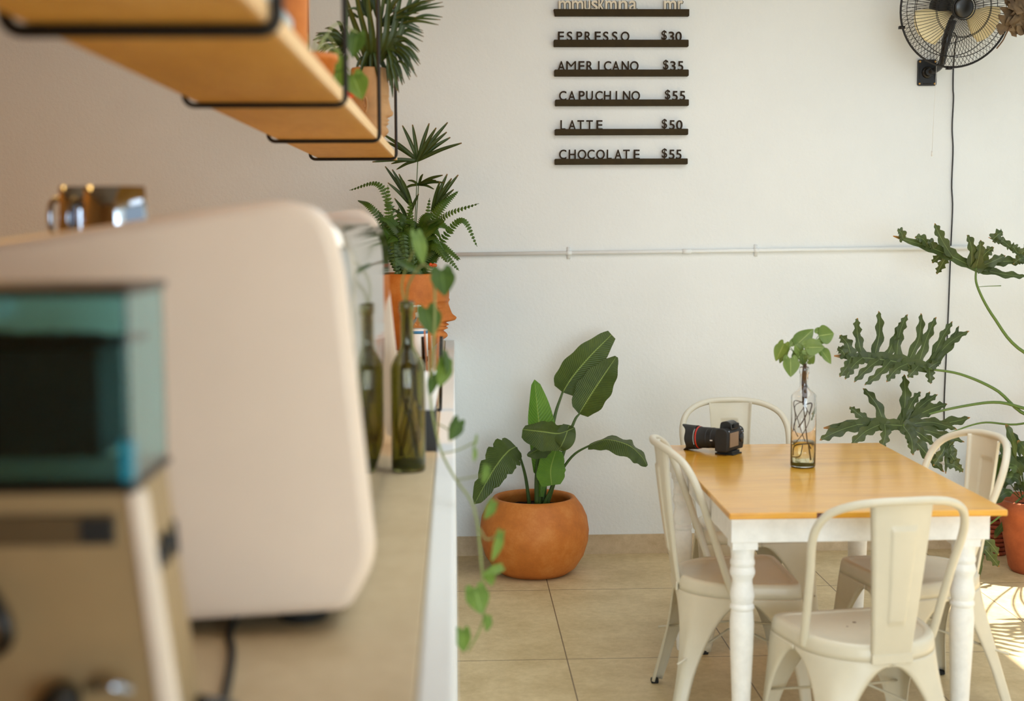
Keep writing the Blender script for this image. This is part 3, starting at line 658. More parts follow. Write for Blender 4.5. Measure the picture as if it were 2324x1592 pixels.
# ------------------------------------------------------------ chairs
SH = .45
SEAT_OUT = roundpoly([(.214, .18), (.186, -.09), (.088, -.194), (-.088, -.194), (-.186, -.09), (-.214, .18)], [.05, .10, .10, .10, .10, .05], 10)
def radial(poly, th):
    d = Vector((math.cos(th), math.sin(th))); best = 0
    for i in range(len(poly)):
        a = Vector(poly[i-1]); b = Vector(poly[i]); e = b-a; den = d.x*e.y-d.y*e.x
        if abs(den) < 1e-12: continue
        t = (a.x*e.y-a.y*e.x)/den; u = (a.x*d.y-a.y*d.x)/den
        if t > 0 and -1e-6 <= u <= 1+1e-6: best = max(best, t)
    return best
FOOT_OUT = roundpoly([(.232, .215), (.224, -.245), (-.224, -.245), (-.232, .215)], [.02]*4, 5)
def make_chair(label):
    t = thing('metal_chair', label, 'chair', (0, 0, 0), 0, 'cream metal chairs around the table')
    m = MB(); na = 72; ths = [2*PI*k/na for k in range(na)]; r0 = [radial(SEAT_OUT, a) for a in ths]; rings = []
    for sc, z in ((.02, SH-.005), (.5, SH-.006), (.84, SH-.005), (.855, SH-.004), (.87, SH-.0005), (.89, SH), (.95, SH), (.975, SH-.004), (.995, SH-.014), (1.004, SH-.03), (1.012, SH-.046)):
        rings.append([Vector((r*sc*math.cos(a), r*sc*math.sin(a), z)) for r, a in zip(r0, ths)])
    n = na; vs = [p for r in rings for p in r]
    m.add(vs, [(i*n+k, i*n+(k+1) % n, (i+1)*n+(k+1) % n, (i+1)*n+k) for i in range(len(rings)-1) for k in range(n)]+[tuple(reversed(range(n)))])
    m.build('seat', 'chair', t, solid=.002)
    m = MB()
    for x, y in ((.0, .05), (.035, .015), (-.035, .015), (.0, -.02)): m.lathe([(1e-4, SH-.0042), (.006, SH-.0044)], (x, y, 0), 10)
    m.build('drain_hole', 'screwhole', t)
    ztop_ = SH-.046; band = .014; HA = .27
    zs = [ztop_, ztop_-band*.5, ztop_-band]+[ztop_-band-HA*(k/16)**2 for k in range(1, 17)]+[ztop_-band-HA-(ztop_-band-HA-.010)*k/6 for k in range(1, 7)]
    for q_, (cx, cy) in enumerate(((.232, .215), (-.232, .215), (-.224, -.245), (.224, -.245))):
        tc = math.atan2(cy, cx); a_lo = PI/2*q_; a_hi = a_lo+PI/2
        while tc < a_lo: tc += 2*PI
        rows_ = []
        for z in zs:
            u = (ztop_-z)/ztop_; d = ztop_-z-band
            f = 1 if d <= 1e-6 else (1-math.sqrt(max(0, 1-(1-d/HA)**2)) if d < HA else 0)
            dm = .185-.115*min(1, max(0, d)/(ztop_-band)); lo = (tc-a_lo)*f+dm*(1-f); hi = (a_hi-tc)*f+dm*(1-f); row = []
            for k in range(21):
                th = tc-lo+(lo+hi)*k/20; r = radial(SEAT_OUT, th)*1.012*(1-u)+radial(FOOT_OUT, th)*u
                row.append(Vector((r*math.cos(th), r*math.sin(th), z)))
            if d > 1e-6:
                for kk in (0, 20): p = row[kk]; row[kk] = Vector((p.x*.972, p.y*.972, p.z))
            rows_.append(row)
        lg = MB().grid(rows_).build('leg', 'chair', t, solid=.0024)
        sx = 1 if cx > 0 else -1; sy = 1 if cy > 0 else -1
        MB().box(min(cx, cx-sx*.026), max(cx, cx-sx*.026), min(cy, cy-sy*.026), max(cy, cy-sy*.026), 0, .016).build('foot_cap', 'rubber', lg, smooth=False, bevel=.004)
    m = MB()
    for s_ in (-1, 1): m.tube(cat([(-.205*s_, -.22, .2), (-.02*s_, 0, .27), (.02*s_, 0, .27), (.205*s_, .2, .2)], 12), .004, 6)
    m.build('brace', 'chair', t)
    half = [(-.184, -.045, .418), (-.190, -.050, .435), (-.196, -.085, .54), (-.205, -.125, .66), (-.214, -.155, .745), (-.209, -.178, .80), (-.185, -.204, .842), (-.135, -.237, .869), (-.07, -.262, .881), (0, -.27, .883)]
    full = half+[(-x, y, z) for x, y, z in reversed(half[:-1])]
    MB().tube(cat(full, 90), .0118, 12).build('back_hoop', 'chair', t)
    rows_ = []; ns = 60; nk = 48
    for i in range(ns+1):
        u = i/ns; z = SH-.03+(.876-SH+.03)*u; wv = .056+.031*u; y = -.199+(-.266+.199)*u-.004*math.sin(PI*u)
        row = []
        for k in range(nk+1):
            v = -1+2*k/nk; x = wv*v; inner = (.018+.020*u)
            du = min(u-.22, .84-u)*.44; dv = inner-abs(x); dd = min(du, dv)
            e = -.0055*max(0, min(1, dd/.004+.5))
            row.append(Vector((x, y+e+.012*max(0, (abs(v)-.93)/.07)+.018*(v*v-0)*(u), z)))
        rows_.append(row)
    MB().grid(rows_).build('splat', 'chair', t, solid=.0022)
    MB().box(-.058, .058, -.203, -.196, SH-.05, SH-.022).build('splat_bracket', 'chair', t, smooth=False, bevel=.002)
    return t
def copy_tree(o, parent=None):
    c = o.copy(); C.objects.link(c)
    if parent: c.parent = parent
    for ch in [k for k in bpy.data.objects if k.parent == o and k != c]: copy_tree(ch, c)
    return c
def dup(o, label):
    kids = {}
    for k in bpy.data.objects:
        if k.parent: kids.setdefault(k.parent.name, []).append(k)
    def rec(a, par):
        c = a.copy(); C.objects.link(c)
        if par: c.parent = par
        for k in kids.get(a.name, []): rec(k, c)
        return c
    c = rec(o, None); c['label'] = label; return c
ch0 = make_chair('cream metal chair pushed in at the left long side of the table')
def place(o, x, y, facing): o.location = (x, y, 0); o.rotation_euler = (0, 0, math.radians(facing-90))
chB = dup(ch0, 'nearest cream metal chair, seen from behind at the near end of the table')
chC = dup(ch0, 'cream metal chair at the right long side, its back beside the lobed plant leaves')
chD = dup(ch0, 'cream metal chair at the far end of the table, behind the camera')
place(ch0, .912, 4.46, 0); place(chB, 1.160, 3.86, 98); chB.scale = (1.03, 1, .965); place(chC, 1.515, 4.45, 192); place(chD, 1.11, 5.20, 275)

# ------------------------------------------------------------ camera on the table
CB = PZ(1652, 1030, TZ)
dc_ = thing('photo_camera', 'black digital camera with a long red-ringed lens lying on the table', 'camera', CB, math.radians(-38))
# local frame: +y lens direction rotated so that lens points to the left; build with lens along -x
def L_(x, y, z): return Vector((x, y, z))
m = MB().prism(roundpoly([(-.012, .012), (.052, .012), (.056, .03), (.052, .075), (.04, .092), (.012, .094), (-.008, .088), (-.014, .06)], [.006]*8, 3), -.03, .072)
m2 = MB()
MT = Matrix.Identity(4)
body = MB().prism(roundpoly([(-.022, .014), (.026, .014), (.03, .04), (.03, .088), (.012, .098), (-.016, .096), (-.024, .07)], [.006, .006, .01, .01, .008, .008, .01], 4), -.062, .068)
body.build('body', 'black_matt', dc_, local=True, bevel=.004, angle=40)
MB().prism(roundpoly([(-.05, .014), (-.018, .014), (-.018, .094), (-.044, .09)], [.012, .004, .006, .014], 4), .028, .066).build('grip', 'black_matt', dc_, local=True, bevel=.006, angle=40)
MB().prism(roundpoly([(-.022, .09), (.028, .09), (.026, .112), (.008, .122), (-.018, .116)], [.004, .004, .008, .01, .008], 4), -.026, .026).build('viewfinder_hump', 'black_gloss', dc_, local=True, bevel=.004, angle=40)
MB().box(.026, .036, -.018, .018, .096, .114).build('eyecup', 'rubber', dc_, local=True, smooth=False, bevel=.004)
MB().box(.029, .0325, -.046, .02, .03, .082).build('screen', simple('camera_screen', srgb(140, 112, 84), .25), dc_, local=True, smooth=False, bevel=.001)
MX = Matrix.Translation((.03, .045, .055)) @ Matrix.Rotation(PI/2, 4, 'Y')
MB().lathe([(.015, 0), (.015, .003), (.012, .0045), (1e-4, .0045)], (0, 0, 0), 24, MX).build('control_dial', 'black_gloss', dc_, local=True)
MB().lathe([(.012, .09), (.012, .104), (1e-4, .105)], (0, .05, 0), 20).build('mode_dial', 'black_gloss', dc_, local=True)
MB().box(-.03, .032, -.028, .03, .002, .014).box(-.036, .038, -.034, .036, 0, .005).build('mounting_plate', 'black_matt', dc_, local=True, smooth=False, bevel=.002)
for (y, z) in ((.04, .09), (.052, .078), (.06, .07), (-.052, .088)): MB().lathe([(.003, 0), (.003, .002), (1e-4, .0025)], (0, 0, 0), 10, Matrix.Translation((.029, y, z)) @ Matrix.Rotation(PI/2, 4, 'Y')).build('button', 'chrome', dc_, local=True)
LM = Matrix.Translation((-.022, 0, .054)) @ Matrix.Diagonal((1, 1, 1, 1)) @ Matrix.Rotation(-PI/2+math.radians(-3.0), 4, 'Y')
LEN = .155
MB().lathe([(.032, 0), (.0345, .004), (.0345, .012)], (0, 0, 0), 36, LM).build('lens_mount', 'chrome', dc_, local=True)
m = MB().lathe([(.034, .01), (.036, .014), (.036, .03), (.0375, .032), (.0375, .048), (.0365, .05), (.038, .052), (.0385, .082), (.040, .085), (.0405, .098), (1e-4, .099)], (0, 0, 0), 40, LM); m.build('lens_barrel', 'black_matt', dc_, local=True, angle=35)
MB().lathe([(.0408, .088), (.0414, .089), (.0414, .0925), (.0408, .0935)], (0, 0, 0), 40, LM).build('red_ring', simple('red_ring_paint', srgb(196, 48, 30), .4), dc_, local=True)
MB().lathe([(.0365, .0985), (1e-4, .096)], (0, 0, 0), 32, LM).build('front_glass', 'black_gloss', dc_, local=True)
rows_ = []
for i in range(9):
    u = i/8; row = []
    for k in range(49):
        a = 2*PI*k/48; end = .140+.014*math.cos(2*a)+.006*math.cos(4*a); zz = .099+(end-.099)*u; rr = .0425+.004*u**1.5
        row.append(LM @ Vector((rr*math.cos(a), rr*math.sin(a), zz)))
    rows_.append(row)
MB().grid(rows_).build('lens_hood', 'black_matt', dc_, local=True, solid=.002)
m = MB()
for dz, dx in ((.022, .0), (.026, .0)): m.add([LM @ Vector((math.sin(a)*.0382*-1*0+.0378*math.cos(a), .0378*math.sin(a), dz+j)) for a in (-1.75, -1.62) for j in (0, .006)], [(0, 1, 3, 2)])
m.build('lens_marking', 'white_plastic', dc_, local=True, smooth=False)

# ------------------------------------------------------------ clear bottle with cutting on the table
BC = PZ(1822, 1060, TZ)
BH = P(1828, 833, BC.y).z-TZ; YB = BC.y
def bottle_profile(r, H_, rn, sh0, sh1, th=.0022):
    o = [(1e-4, 0), (r*.9, 0), (r, .006), (r, H_*sh0)]
    for k in range(1, 8): u = k/7; o.append((r+(rn-r)*(.5-.5*math.cos(PI*u)), H_*(sh0+(sh1-sh0)*u)))
    o += [(rn, H_*.93), (rn*1.18, H_*.935), (rn*1.18, H_*.99), (rn*1.05, H_)]
    i = [(max(1e-4, a-th), max(b, .007)) for a, b in reversed(o[4:])]+[(r-th, H_*sh0), (r-th, .012), (r*.8, .007), (1e-4, .007)]
    return o+i
RB = .0425
tg = thing('bottle_vase', 'clear glass bottle of water and roots with arrow-shaped leaves on the table', 'bottle vase', BC)
MB().lathe(bottle_profile(RB, BH, .014, .70, .82), BC, 48).build('bottle', 'glass', tg)
MB().lathe([(1e-4, .0072), (RB-.0024, .0075), (RB-.0024, .085), (1e-4, .085)], BC, 40).build('water', 'water', tg)
MB().lathe([(1e-4, .0074), (RB-.004, .008), (RB-.004, .016), (RB*.5, .02), (1e-4, .017)], BC, 30).build('sediment', 'algae', tg)
random.seed(9)
m = MB().tube(cat([BC+Vector((0, 0, BH*.62)), BC+Vector((.003, 0, BH*.72)), BC+Vector((0, 0, BH*.86)), BC+Vector((.002, 0, BH*1.03))], 12), [.004, .006, .008, .009, .009, .009, .009, .009, .008, .008, .007, .006], 8)
for sgn, pts in ((1, [(0, .62), (.022, .5), (.0, .35), (-.03, .22)]), (1, [(0, .66), (-.03, .6), (-.02, .45), (.0, .3), (.022, .16)]), (1, [(.0, .62), (.03, .63), (.02, .52)]), (1, [(-.035, .12), (-.03, .2), (0, .215), (.03, .2), (.036, .14)]), (1, [(-.03, .1), (-.01, .11), (.0, .19)]), (1, [(0, .6), (-.02, .5), (-.034, .4), (-.02, .3)]), (1, [(0, .64), (-.036, .66), (-.03, .5), (-.036, .35)]), (1, [(.002, .6), (.01, .4), (.012, .25), (.02, .08)]), (1, [(.0, .63), (.012, .55), (.0, .45), (-.02, .4)])):
    m.tube(cat([BC+Vector((x*.95, random.uniform(-.012, .012), z*BH)) for x, z in pts], 16), random.uniform(.0013, .0030), 5)
m.build('root', 'root', tg)
def Q(x, y, Y=None): return P(1720+x/4.19, 720+y/4.19, Y or YB)
cn = Q(450, 330)
for (bx_, by_, tx_, ty_, wd, nx_, Yo) in ((250, 250, 165, 420, .024, -.8, -.02), (270, 290, 205, 440, .016, -.5, .02), (350, 280, 535, 110, .030, .0, .03), (310, 390, 315, 570, .030, .1, -.03), (400, 330, 350, 260, .02, .1, .0), (450, 290, 640, 285, .030, .2, -.03), (575, 180, 730, 155, .034, .3, .02), (600, 310, 705, 445, .024, .7, .01), (470, 400, 545, 360, .024, .2, -.01), (380, 400, 430, 330, .03, 0, .01)):
    b_, t_ = Q(bx_, by_, YB+Yo), Q(tx_, ty_, YB+Yo*1.6)
    lf = heart(MB(), b_, t_, Vector((nx_, -1, .35)), wd=wd, fold=.25).build('leaf', 'syngonium', tg)
    MB().tube(cat([BC+Vector((0, 0, BH)), (BC+Vector((0, 0, BH))).lerp(b_, .6)+Vector((0, 0, .012)), b_], 8), .0012, 5).build('leaf_stem', 'stem', lf)

# ------------------------------------------------------------ lobed philodendron at right
ph = thing('split_leaf_philodendron', 'tall plant with deeply lobed leaves arching in from the right of the table', 'potted plant', (3.08, 6.2, 0))
def lobed(base, tip, Yf, lobes, name='leaf', w0=.03, mat='selloum'):
    # base, tip: pixels; Yf(px,py)->depth; lobes (t, tip px, tip py, width m)
    m = MB(); b_ = P(base[0], base[1], Yf(*base)); t_ = P(tip[0], tip[1], Yf(*tip)); nn = Vector((.0, -1, .25))
    mid = [b_, b_.lerp(t_, .5)+Vector((0, -.01, .012)), t_]; c_ = cat(mid, 18); L = (t_-b_).length
    m.ribbon(c_, [max(.001, .62*w0*math.sin(PI*(.12+.86*i/17)**.8)**.8) for i in range(18)], nn, .12, 4, .15, 5, 1)
    for k, (u, x, y, wd) in enumerate(lobes):
        s_ = c_[0].lerp(c_[-1], u) if u <= 0 else c_[min(17, int(u*17))]
        e_ = P(x, y, Yf(x, y)); d = e_-s_; Ln = d.length
        side = d.normalized().cross(nn).normalized()
        bend = side*Ln*.07*math.sin(k*2.3)
        q_ = cat([s_, s_+d*.45+bend+Vector((0, -.012, .01)), s_+d*.8+bend*.6+Vector((0, -.005, .006)), e_], 20)
        m.ribbon(q_, [1.22*wd*(1.25-.35*math.sin(min(1, i/8)*PI/2)+.22*math.sin(i/19*PI))*(1-(i/19)**4)+.0008 for i in range(20)], nn, .2, 4, .34, 3.2+.5*(k % 3), k)
    o = m.build(name, mat, ph); return o
Y1 = lambda x, y: 6.18-(y-800)*.0012+(x-2050)*.0002
lobed((2108, 836), (1893, 808), Y1, [(.92, 1900, 792, .014), (.85, 1905, 762, .016), (.72, 1946, 722, .013), (.6, 1994, 706, .013), (.5, 2045, 730, .011), (.4, 2060, 714, .013), (.25, 2090, 711, .013), (.12, 2125, 720, .013), (.05, 2162, 730, .013), (.0, 2176, 740, .011), (0, 2200, 752, .012), (0, 2136, 822, .012), (0, 2112, 872, .013), (.85, 1905, 856, .013), (.72, 1918, 862, .013), (.55, 1938, 868, .012), (.42, 1962, 875, .012), (.25, 2012, 868, .014), (.12, 2060, 858, .014)], w0=.055)
Y2 = lambda x, y: 6.12-(y-960)*.0010+(x-2050)*.0002
lobed((2049, 966), (1869, 972), Y2, [(.6, 1860, 1000, .016), (.3, 1930, 1015, .016), (.45, 1928, 924, .013), (.25, 1958, 882, .014), (.02, 2052, 850, .016), (.0, 2090, 890, .013), (.0, 2110, 889, .012), (0, 2128, 896, .013), (.0, 2150, 918, .017), (.0, 2202, 948, .017), (0, 2172, 976, .014), (0, 2189, 1004, .013), (0, 2084, 1024, .016), (.05, 2072, 1034, .015), (.0, 2143, 1072, .017), (0, 2120, 1010, .016), (.25, 2000, 1020, .014)], w0=.05)
Y2b = lambda x, y: 6.0-(y-1000)*.0004
lobed((2150, 985), (2146, 1076), Y2b, [(.2, 2165, 1060, .013), (.5, 2178, 1066, .014), (.1, 2118, 1058, .014), (.3, 2160, 1018, .012), (.8, 2186, 1072, .012)], w0=.025)
Y3 = lambda x, y: 6.0+(y-560)*.0016+(x-2200)*.0001
lobed((2215, 609), (2027, 536), Y3, [(.9, 2036, 524, .012), (.6, 2076, 540, .012), (.3, 2121, 507, .015), (.1, 2194, 534, .014), (.0, 2225, 545, .013), (.0, 2256, 562, .015), (0, 2282, 580, .014), (0, 2262, 622, .012), (0, 2330, 596, .014), (0, 2330, 628, .011), (.45, 2115, 597, .012), (.4, 2126, 623, .013), (.55, 2104, 552, .012)], w0=.04)
Y5 = lambda x, y: 6.05
lobed((2330, 590), (2243, 539), Y5, [(.9, 2276, 529, .014), (.5, 2252, 549, .01), (.3, 2290, 560, .012), (.2, 2335, 560, .012), (.1, 2300, 600, .013)], w0=.02)
Y6 = lambda x, y: 5.95
lobed((2222, 1205), (2223, 1316), Y6, [(.15, 2267, 1261, .014), (.35, 2268, 1287, .016), (.1, 2246, 1212, .016), (.3, 2205, 1290, .015)], w0=.028)
tr0 = Vector((2.92, 6.2, .8))
def petiole(pts, r=.009):
    c_ = cat(pts, 26); MB().tube(c_, [r*(.55+.45*i/25) for i in range(26)], 8).build('petiole', 'stem', ph)
petiole([P(2108, 838, Y1(2108, 838)), P(2180, 850, 6.15), P(2260, 885, 6.15), P(2345, 945, 6.15), tr0])
petiole([P(2049, 966, Y2(2049, 966)), P(2110, 940, 6.14), P(2200, 920, 6.13), P(2270, 914, 6.13), P(2360, 930, 6.14), tr0], .0085)
petiole([P(2215, 609, Y3(2215, 609)), P(2218, 650, 6.08), P(2255, 720, 6.1), P(2324, 800, 6.12), tr0+Vector((0, 0, .05))], .0085)
petiole([P(2330, 590, 6.05), P(2400, 700, 6.1), tr0+Vector((0, 0, .1))], .006)
petiole([P(2222, 1205, 5.95), P(2260, 1180, 6.0), P(2330, 1120, 6.1), tr0-Vector((0, 0, .2))], .006)
petiole([P(2150, 985, 6.0), P(2230, 960, 6.1), P(2330, 960, 6.15), tr0], .006)
petiole([P(2216, 652, 6.08), P(2240, 650, 6.06), P(2272, 649, 6.05)], .002)
MB().tube(cat([(3.08, 6.2, .3), (3.05, 6.2, .5), (2.97, 6.2, .7), tr0+Vector((0, 0, .12))], 14), .035, 12).build('trunk', 'brown_stem', ph)
MB().lathe([(1e-4, 0), (.15, 0), (.2, .36), (.22, .36), (.22, .4), (.19, .4), (.18, .34), (1e-4, .34)], (3.08, 6.2, 0), 40).build('pot', 'terracotta', ph)
# leaves of the same plant reaching out of the frame (they shade the floor)
random.seed(21)
for k in range(7):
    a = random.uniform(-2.6, .9); L = random.uniform(.35, .5); b_ = tr0+Vector((math.cos(a)*.55, math.sin(a)*.6, random.uniform(.1, .75)))
    b_.y = min(b_.y, 6.3); b_.x = max(b_.x, 2.72)
    m = MB(); nn = Vector((0, 0, 1)); d = Vector((math.cos(a), math.sin(a), -.3)); s_ = Vector((-d.y, d.x, 0))
    tip_ = b_+d*L; tip_.y = min(tip_.y, 6.45); tip_.x = min(tip_.x, 3.36)
    m.ribbon([b_.lerp(tip_, i/11) for i in range(12)], [.05*math.sin(PI*(.1+.85*i/11)) for i in range(12)], nn, .1, 4)
    for j in range(7):
        for sg in (-1, 1):
            o_ = b_.lerp(tip_, j/8); e_ = o_+s_*sg*(.22-.018*j)+d*(.06+.01*j)+Vector((0, 0, -.05)); e_.y = min(e_.y, 6.5); e_.x = min(e_.x, 3.37)
            m.ribbon([o_.lerp(e_, i/9) for i in range(10)], [.016*(1-(i/9)**3)+.001 for i in range(10)], nn, .1, 2, .2, 3, j)
    m.build('leaf', 'selloum', ph); 
    MB().tube(cat([tr0, tr0.lerp(b_, .5)+Vector((0, 0, .12)), b_], 12), .006, 6).build('petiole', 'stem', ph)

# second plant in a terracotta pot at the right edge
pc2 = Vector((P(2352, 1250, 6.1).x, 6.1, 0))
p2 = thing('potted_plant', 'leafy dark green plant in a terracotta pot at the right edge behind the table corner', 'potted plant', pc2)
MB().lathe([(1e-4, 0), (.105, 0), (.12, .02), (.155, .2), (.172, .27), (.176, .275), (.178, .33), (.165, .335), (.155, .31), (.14, .2)], pc2, 44).build('pot', 'terracotta_red', p2)
MB().lathe([(1e-4, .292), (.153, .285)], pc2, 30).build('soil', 'soil', p2)
random.seed(12)
for (x0, y0, x1, y1, w_) in ((2320, 1130, 2240, 988, .02), (2318, 1120, 2283, 963, .016), (2325, 1120, 2258, 1010, .024), (2312, 1125, 2250, 1108, .03), (2320, 1135, 2252, 1142, .022), (2325, 1110, 2296, 980, .018), (2330, 1120, 2310, 1000, .02), (2335, 1110, 2330, 960, .02), (2330, 1130, 2275, 1050, .03), (2332, 1140, 2270, 1085, .028), (2345, 1130, 2345, 1000, .022), (2350, 1140, 2380, 1020, .022), (2340, 1150, 2300, 1110, .02), (2318, 1170, 2256, 1222, .016), (2335, 1130, 2300, 1040, .026)):
    Yo = 6.1+random.uniform(-.12, .08); a_, b_ = P(x0, y0, 6.08), P(x1, y1, Yo); md = a_.lerp(b_, .55)+Vector((random.uniform(-.01, .01), -.03, .05))
    c_ = cat([a_, md, b_], 24)
    MB().ribbon(c_, [max(.0015, w_*(0 if i < 8 else math.sin(PI*(i-8)/15.3)**.7))+.0012 for i in range(24)], Vector((random.uniform(-.5, .3), -1, .5)), .15, 4, .25, 3, x0).build('leaf', 'palm', p2)
# woven red planter behind
pc3 = Vector((2.565, 6.44, 0))
p3 = thing('wicker_planter', 'small reddish woven planter on the floor behind the terracotta pot', 'planter', pc3)
m = MB()
for i in range(14):
    z = .01+.022*i; r = .052+.022*i/13
    m.tube([pc3+Vector(((r+.004*((k+i) % 2))*math.cos(2*PI*k/24), (r+.004*((k+i) % 2))*math.sin(2*PI*k/24), z)) for k in range(24)], .0105, 6, closed=True)
m.build('basket', simple('red_wicker', srgb(156, 76, 48), .7, var=.3, nscale=60), p3)
random.seed(31); m = MB()
for k in range(9):
    a = 2*PI*k/9; b_ = pc3+Vector((.13*math.cos(a), .0+.07*math.sin(a), .42+.05*math.sin(3*k)));
    m.ribbon(cat([pc3+Vector((0, 0, .28)), pc3.lerp(b_, .6)+Vector((0, 0, .2)), b_], 14), [.022*math.sin(PI*(.05+.93*i/13))+.001 for i in range(14)], Vector((0, -.4, 1)), .2, 4, .15, 3, k)
m.build('foliage', 'fern', p3)

# ------------------------------------------------------------ head planters
def gs(x, s_): return math.exp(-(x/s_)**2)
def head_mesh(C0, H_, R, mat, parent, face=0.0, rim=True):
    """terracotta head, face towards +x rotated by face; origin at base"""
    nz, na = 90, 120; rows_ = []
    for i in range(nz+1):
        u = i/nz
        base = R*(.62+.40*math.sin(PI*min(1, .10+.62*u)**1.05)) if True else R
        if u < .22: base *= (.80+.20*(u/.22)**.7)     # neck and jaw
        row = []
        for k in range(na):
            a = 2*PI*k/na; da = (a+PI) % (2*PI)-PI
            fr = max(0, math.cos(da)); r = base*(1+.06*fr)
            # chin, lips, nose, brow, forehead
            r += R*.20*gs(u-.17, .06)*gs(da, .42)
            r -= R*.05*gs(u-.245, .02)*gs(da, .4)
            r += R*.12*gs(u-.280, .020)*gs(da, .34)+R*.13*gs(u-.325, .019)*gs(da, .32)
            r -= R*.05*gs(u-.305, .006)*gs(da, .28)
            nu = (u-.385)/(.62-.385)
            if -.12 < nu < 1.1:
                nn_ = (max(0, 1-nu)**1.05) if nu > 0 else max(0, 1+nu/.12)**.9
                r += R*.27*nn_*gs(da, .18+.06*max(0, 1-nu*3))
            r += R*.09*gs(u-.425, .030)*gs(da, .17)
            r += R*.04*gs(u-.395, .02)*(gs(da-.22, .09)+gs(da+.22, .09))
            for sg in (-1, 1):
                r -= R*.10*gs(u-.565, .045)*gs(da-sg*.42, .17)
                r += R*.07*gs(u-.565, .028)*gs(da-sg*.44, .14)
                r -= R*.03*gs(u-.548, .006)*gs(da-sg*.44, .16)
                r += R*.05*gs(u-.635-.02*gs(da-sg*.4, .3), .018)*gs(da-sg*.40, .26)
                r += R*.05*gs(u-.42, .07)*gs(da-sg*.75, .25)
            r += R*.04*gs(u-.75, .12)*gs(da, .6)
            row.append(Vector((r*math.cos(a+face), r*math.sin(a+face), H_*u)))
        row.append(row[0].copy()); rows_.append(row)
    rt = [Vector((p.x*.90, p.y*.90, p.z)) for p in rows_[-1]]; rows_.append([Vector((p.x*.96, p.y*.96, p.z+.004)) for p in rows_[-2+1]]); rows_.append(rt)
    rows_.append([Vector((p.x*.86, p.y*.86, H_*.8)) for p in rows_[nz]])
    m = MB().grid([[p+C0 for p in r] for r in rows_]); o = m.build('head_pot', mat, parent)
    for sg in (-1, 1):
        a = face+sg*1.62; rb = R*.99; e = MB(); pts = []
        for k in range(13):
            t_ = -1.9+k/12*4.6; aa = a-sg*(.10*math.cos(t_)+.02); z = H_*(.52+.095*math.sin(t_)); pts.append(C0+Vector(((rb+R*.06)*math.cos(aa), (rb+R*.06)*math.sin(aa), z)))
        e.tube(pts, [R*.06*(.6+.4*math.sin(PI*k/12)) for k in range(13)], 8)
        e.sphere(C0+Vector((rb*math.cos(a), rb*math.sin(a), H_*.5)), R*.09, 1, .6, 1.3, 8)
        e.build('ear', mat, o)
    MB().lathe([(1e-4, H_*.9), (R*.8, H_*.89)], C0, 30).build('soil', 'soil', parent)
    return o
hc = Vector((P(934, 780, 6.12).x, 6.12, CZ)); hh = P(934, 622, 6.12).z-CZ
hp1 = thing('head_planter', 'terracotta face planter with fern and fan palm at the wall end of the counter', 'planter', hc, group='face-shaped planters')
head_mesh(hc, hh, .151, 'terracotta', hp1, -.18)
random.seed(4)
ctp = hc+Vector((0, 0, hh))
fr_specs = [(793, 432, 860, 430), (799, 487, 840, 500), (880, 420, 885, 500), (812, 455, 840, 470), (1087, 462, 1010, 490), (1040, 434, 1000, 470), (1083, 560, 1050, 510), (1045, 590, 1000, 570), (1042, 615, 1000, 580), (1010, 500, 980, 520), (905, 470, 905, 540), (850, 520, 870, 540), (870, 600, 870, 540), (900, 640, 895, 560), (925, 620, 915, 540), (950, 560, 945, 520), (975, 450, 965, 520), (990, 600, 975, 550), (835, 560, 870, 530), (860, 480, 880, 520), (930, 450, 930, 520), (1000, 540, 980, 530), (940, 600, 930, 550), (880, 560, 890, 520), (960, 620, 955, 560), (1020, 520, 990, 520)]
for k in range(34):
    an = random.uniform(.15, 2.99); rr_ = random.uniform(70, 135); x = 935+rr_*math.cos(an); y = 600-rr_*1.05*math.sin(an)
    if x > 1000: y += 25
    fr_specs.append((x, y, 935+rr_*.6*math.cos(an), 590-rr_*.85*math.sin(an)))
for k, (x, y, mx, my) in enumerate(fr_specs):
    Yt = 6.12+random.uniform(-.16, .1); b_ = ctp+Vector((random.uniform(-.05, .05), random.uniform(-.06, .04), -.02)); e_ = P(x, y, Yt); md = P(mx, my, (6.12+Yt)/2-.02)
    if e_.z < md.z: md.z += .02
    frond(MB(), [b_, b_.lerp(md, .55)+Vector((0, 0, .03)), md, e_], .024+.006*(k % 3), Vector((.1*math.sin(k), -1, .5 if k % 2 else .9)), 30, .0068).build('frond', 'fern', hp1)
fans = [((948, 365), [(845, 368), (868, 304), (872, 320), (913, 285), (936, 283), (974, 280), (990, 290), (1016, 278), (1014, 300), (1022, 312), (1048, 325), (888, 372), (900, 385)]),
        ((935, 470), [(874, 378), (890, 385), (905, 395), (915, 410), (880, 415), (905, 440)]),
        ((950, 420), [(1005, 398), (990, 410), (1008, 415), (925, 410), (960, 395), (915, 430), (985, 430)]),
        ((980, 480), [(1040, 397), (1025, 405), (1015, 395), (998, 412), (1030, 430), (1010, 440)]),
        ((925, 500), [(895, 450), (880, 470), (905, 460), (950, 440)])]
for (cx, cy), tips in fans:
    Yf = 6.16; c_ = P(cx, cy, Yf); m = MB()
    for k, (x, y) in enumerate(tips):
        e_ = P(x, y, Yf+random.uniform(-.08, .05)); d = e_-c_; L = d.length
        m.ribbon(cat([c_, c_+d*.5+Vector((0, -.006, .006)), e_], 12), [.0075*math.sin(PI*(.12+.83*i/11)**.8)**.6*min(1.2, .5+L*4) for i in range(12)], Vector((.2, -1, .3)), .5, 4)
    lf = m.build('palm_leaf', 'palm', hp1)
    MB().tube(cat([c_, c_.lerp(ctp, .5)+Vector((.004, 0, 0)), ctp-Vector((0, 0, .03))], 10), .0022, 6).build('leaf_stalk', 'stem_dark', lf)
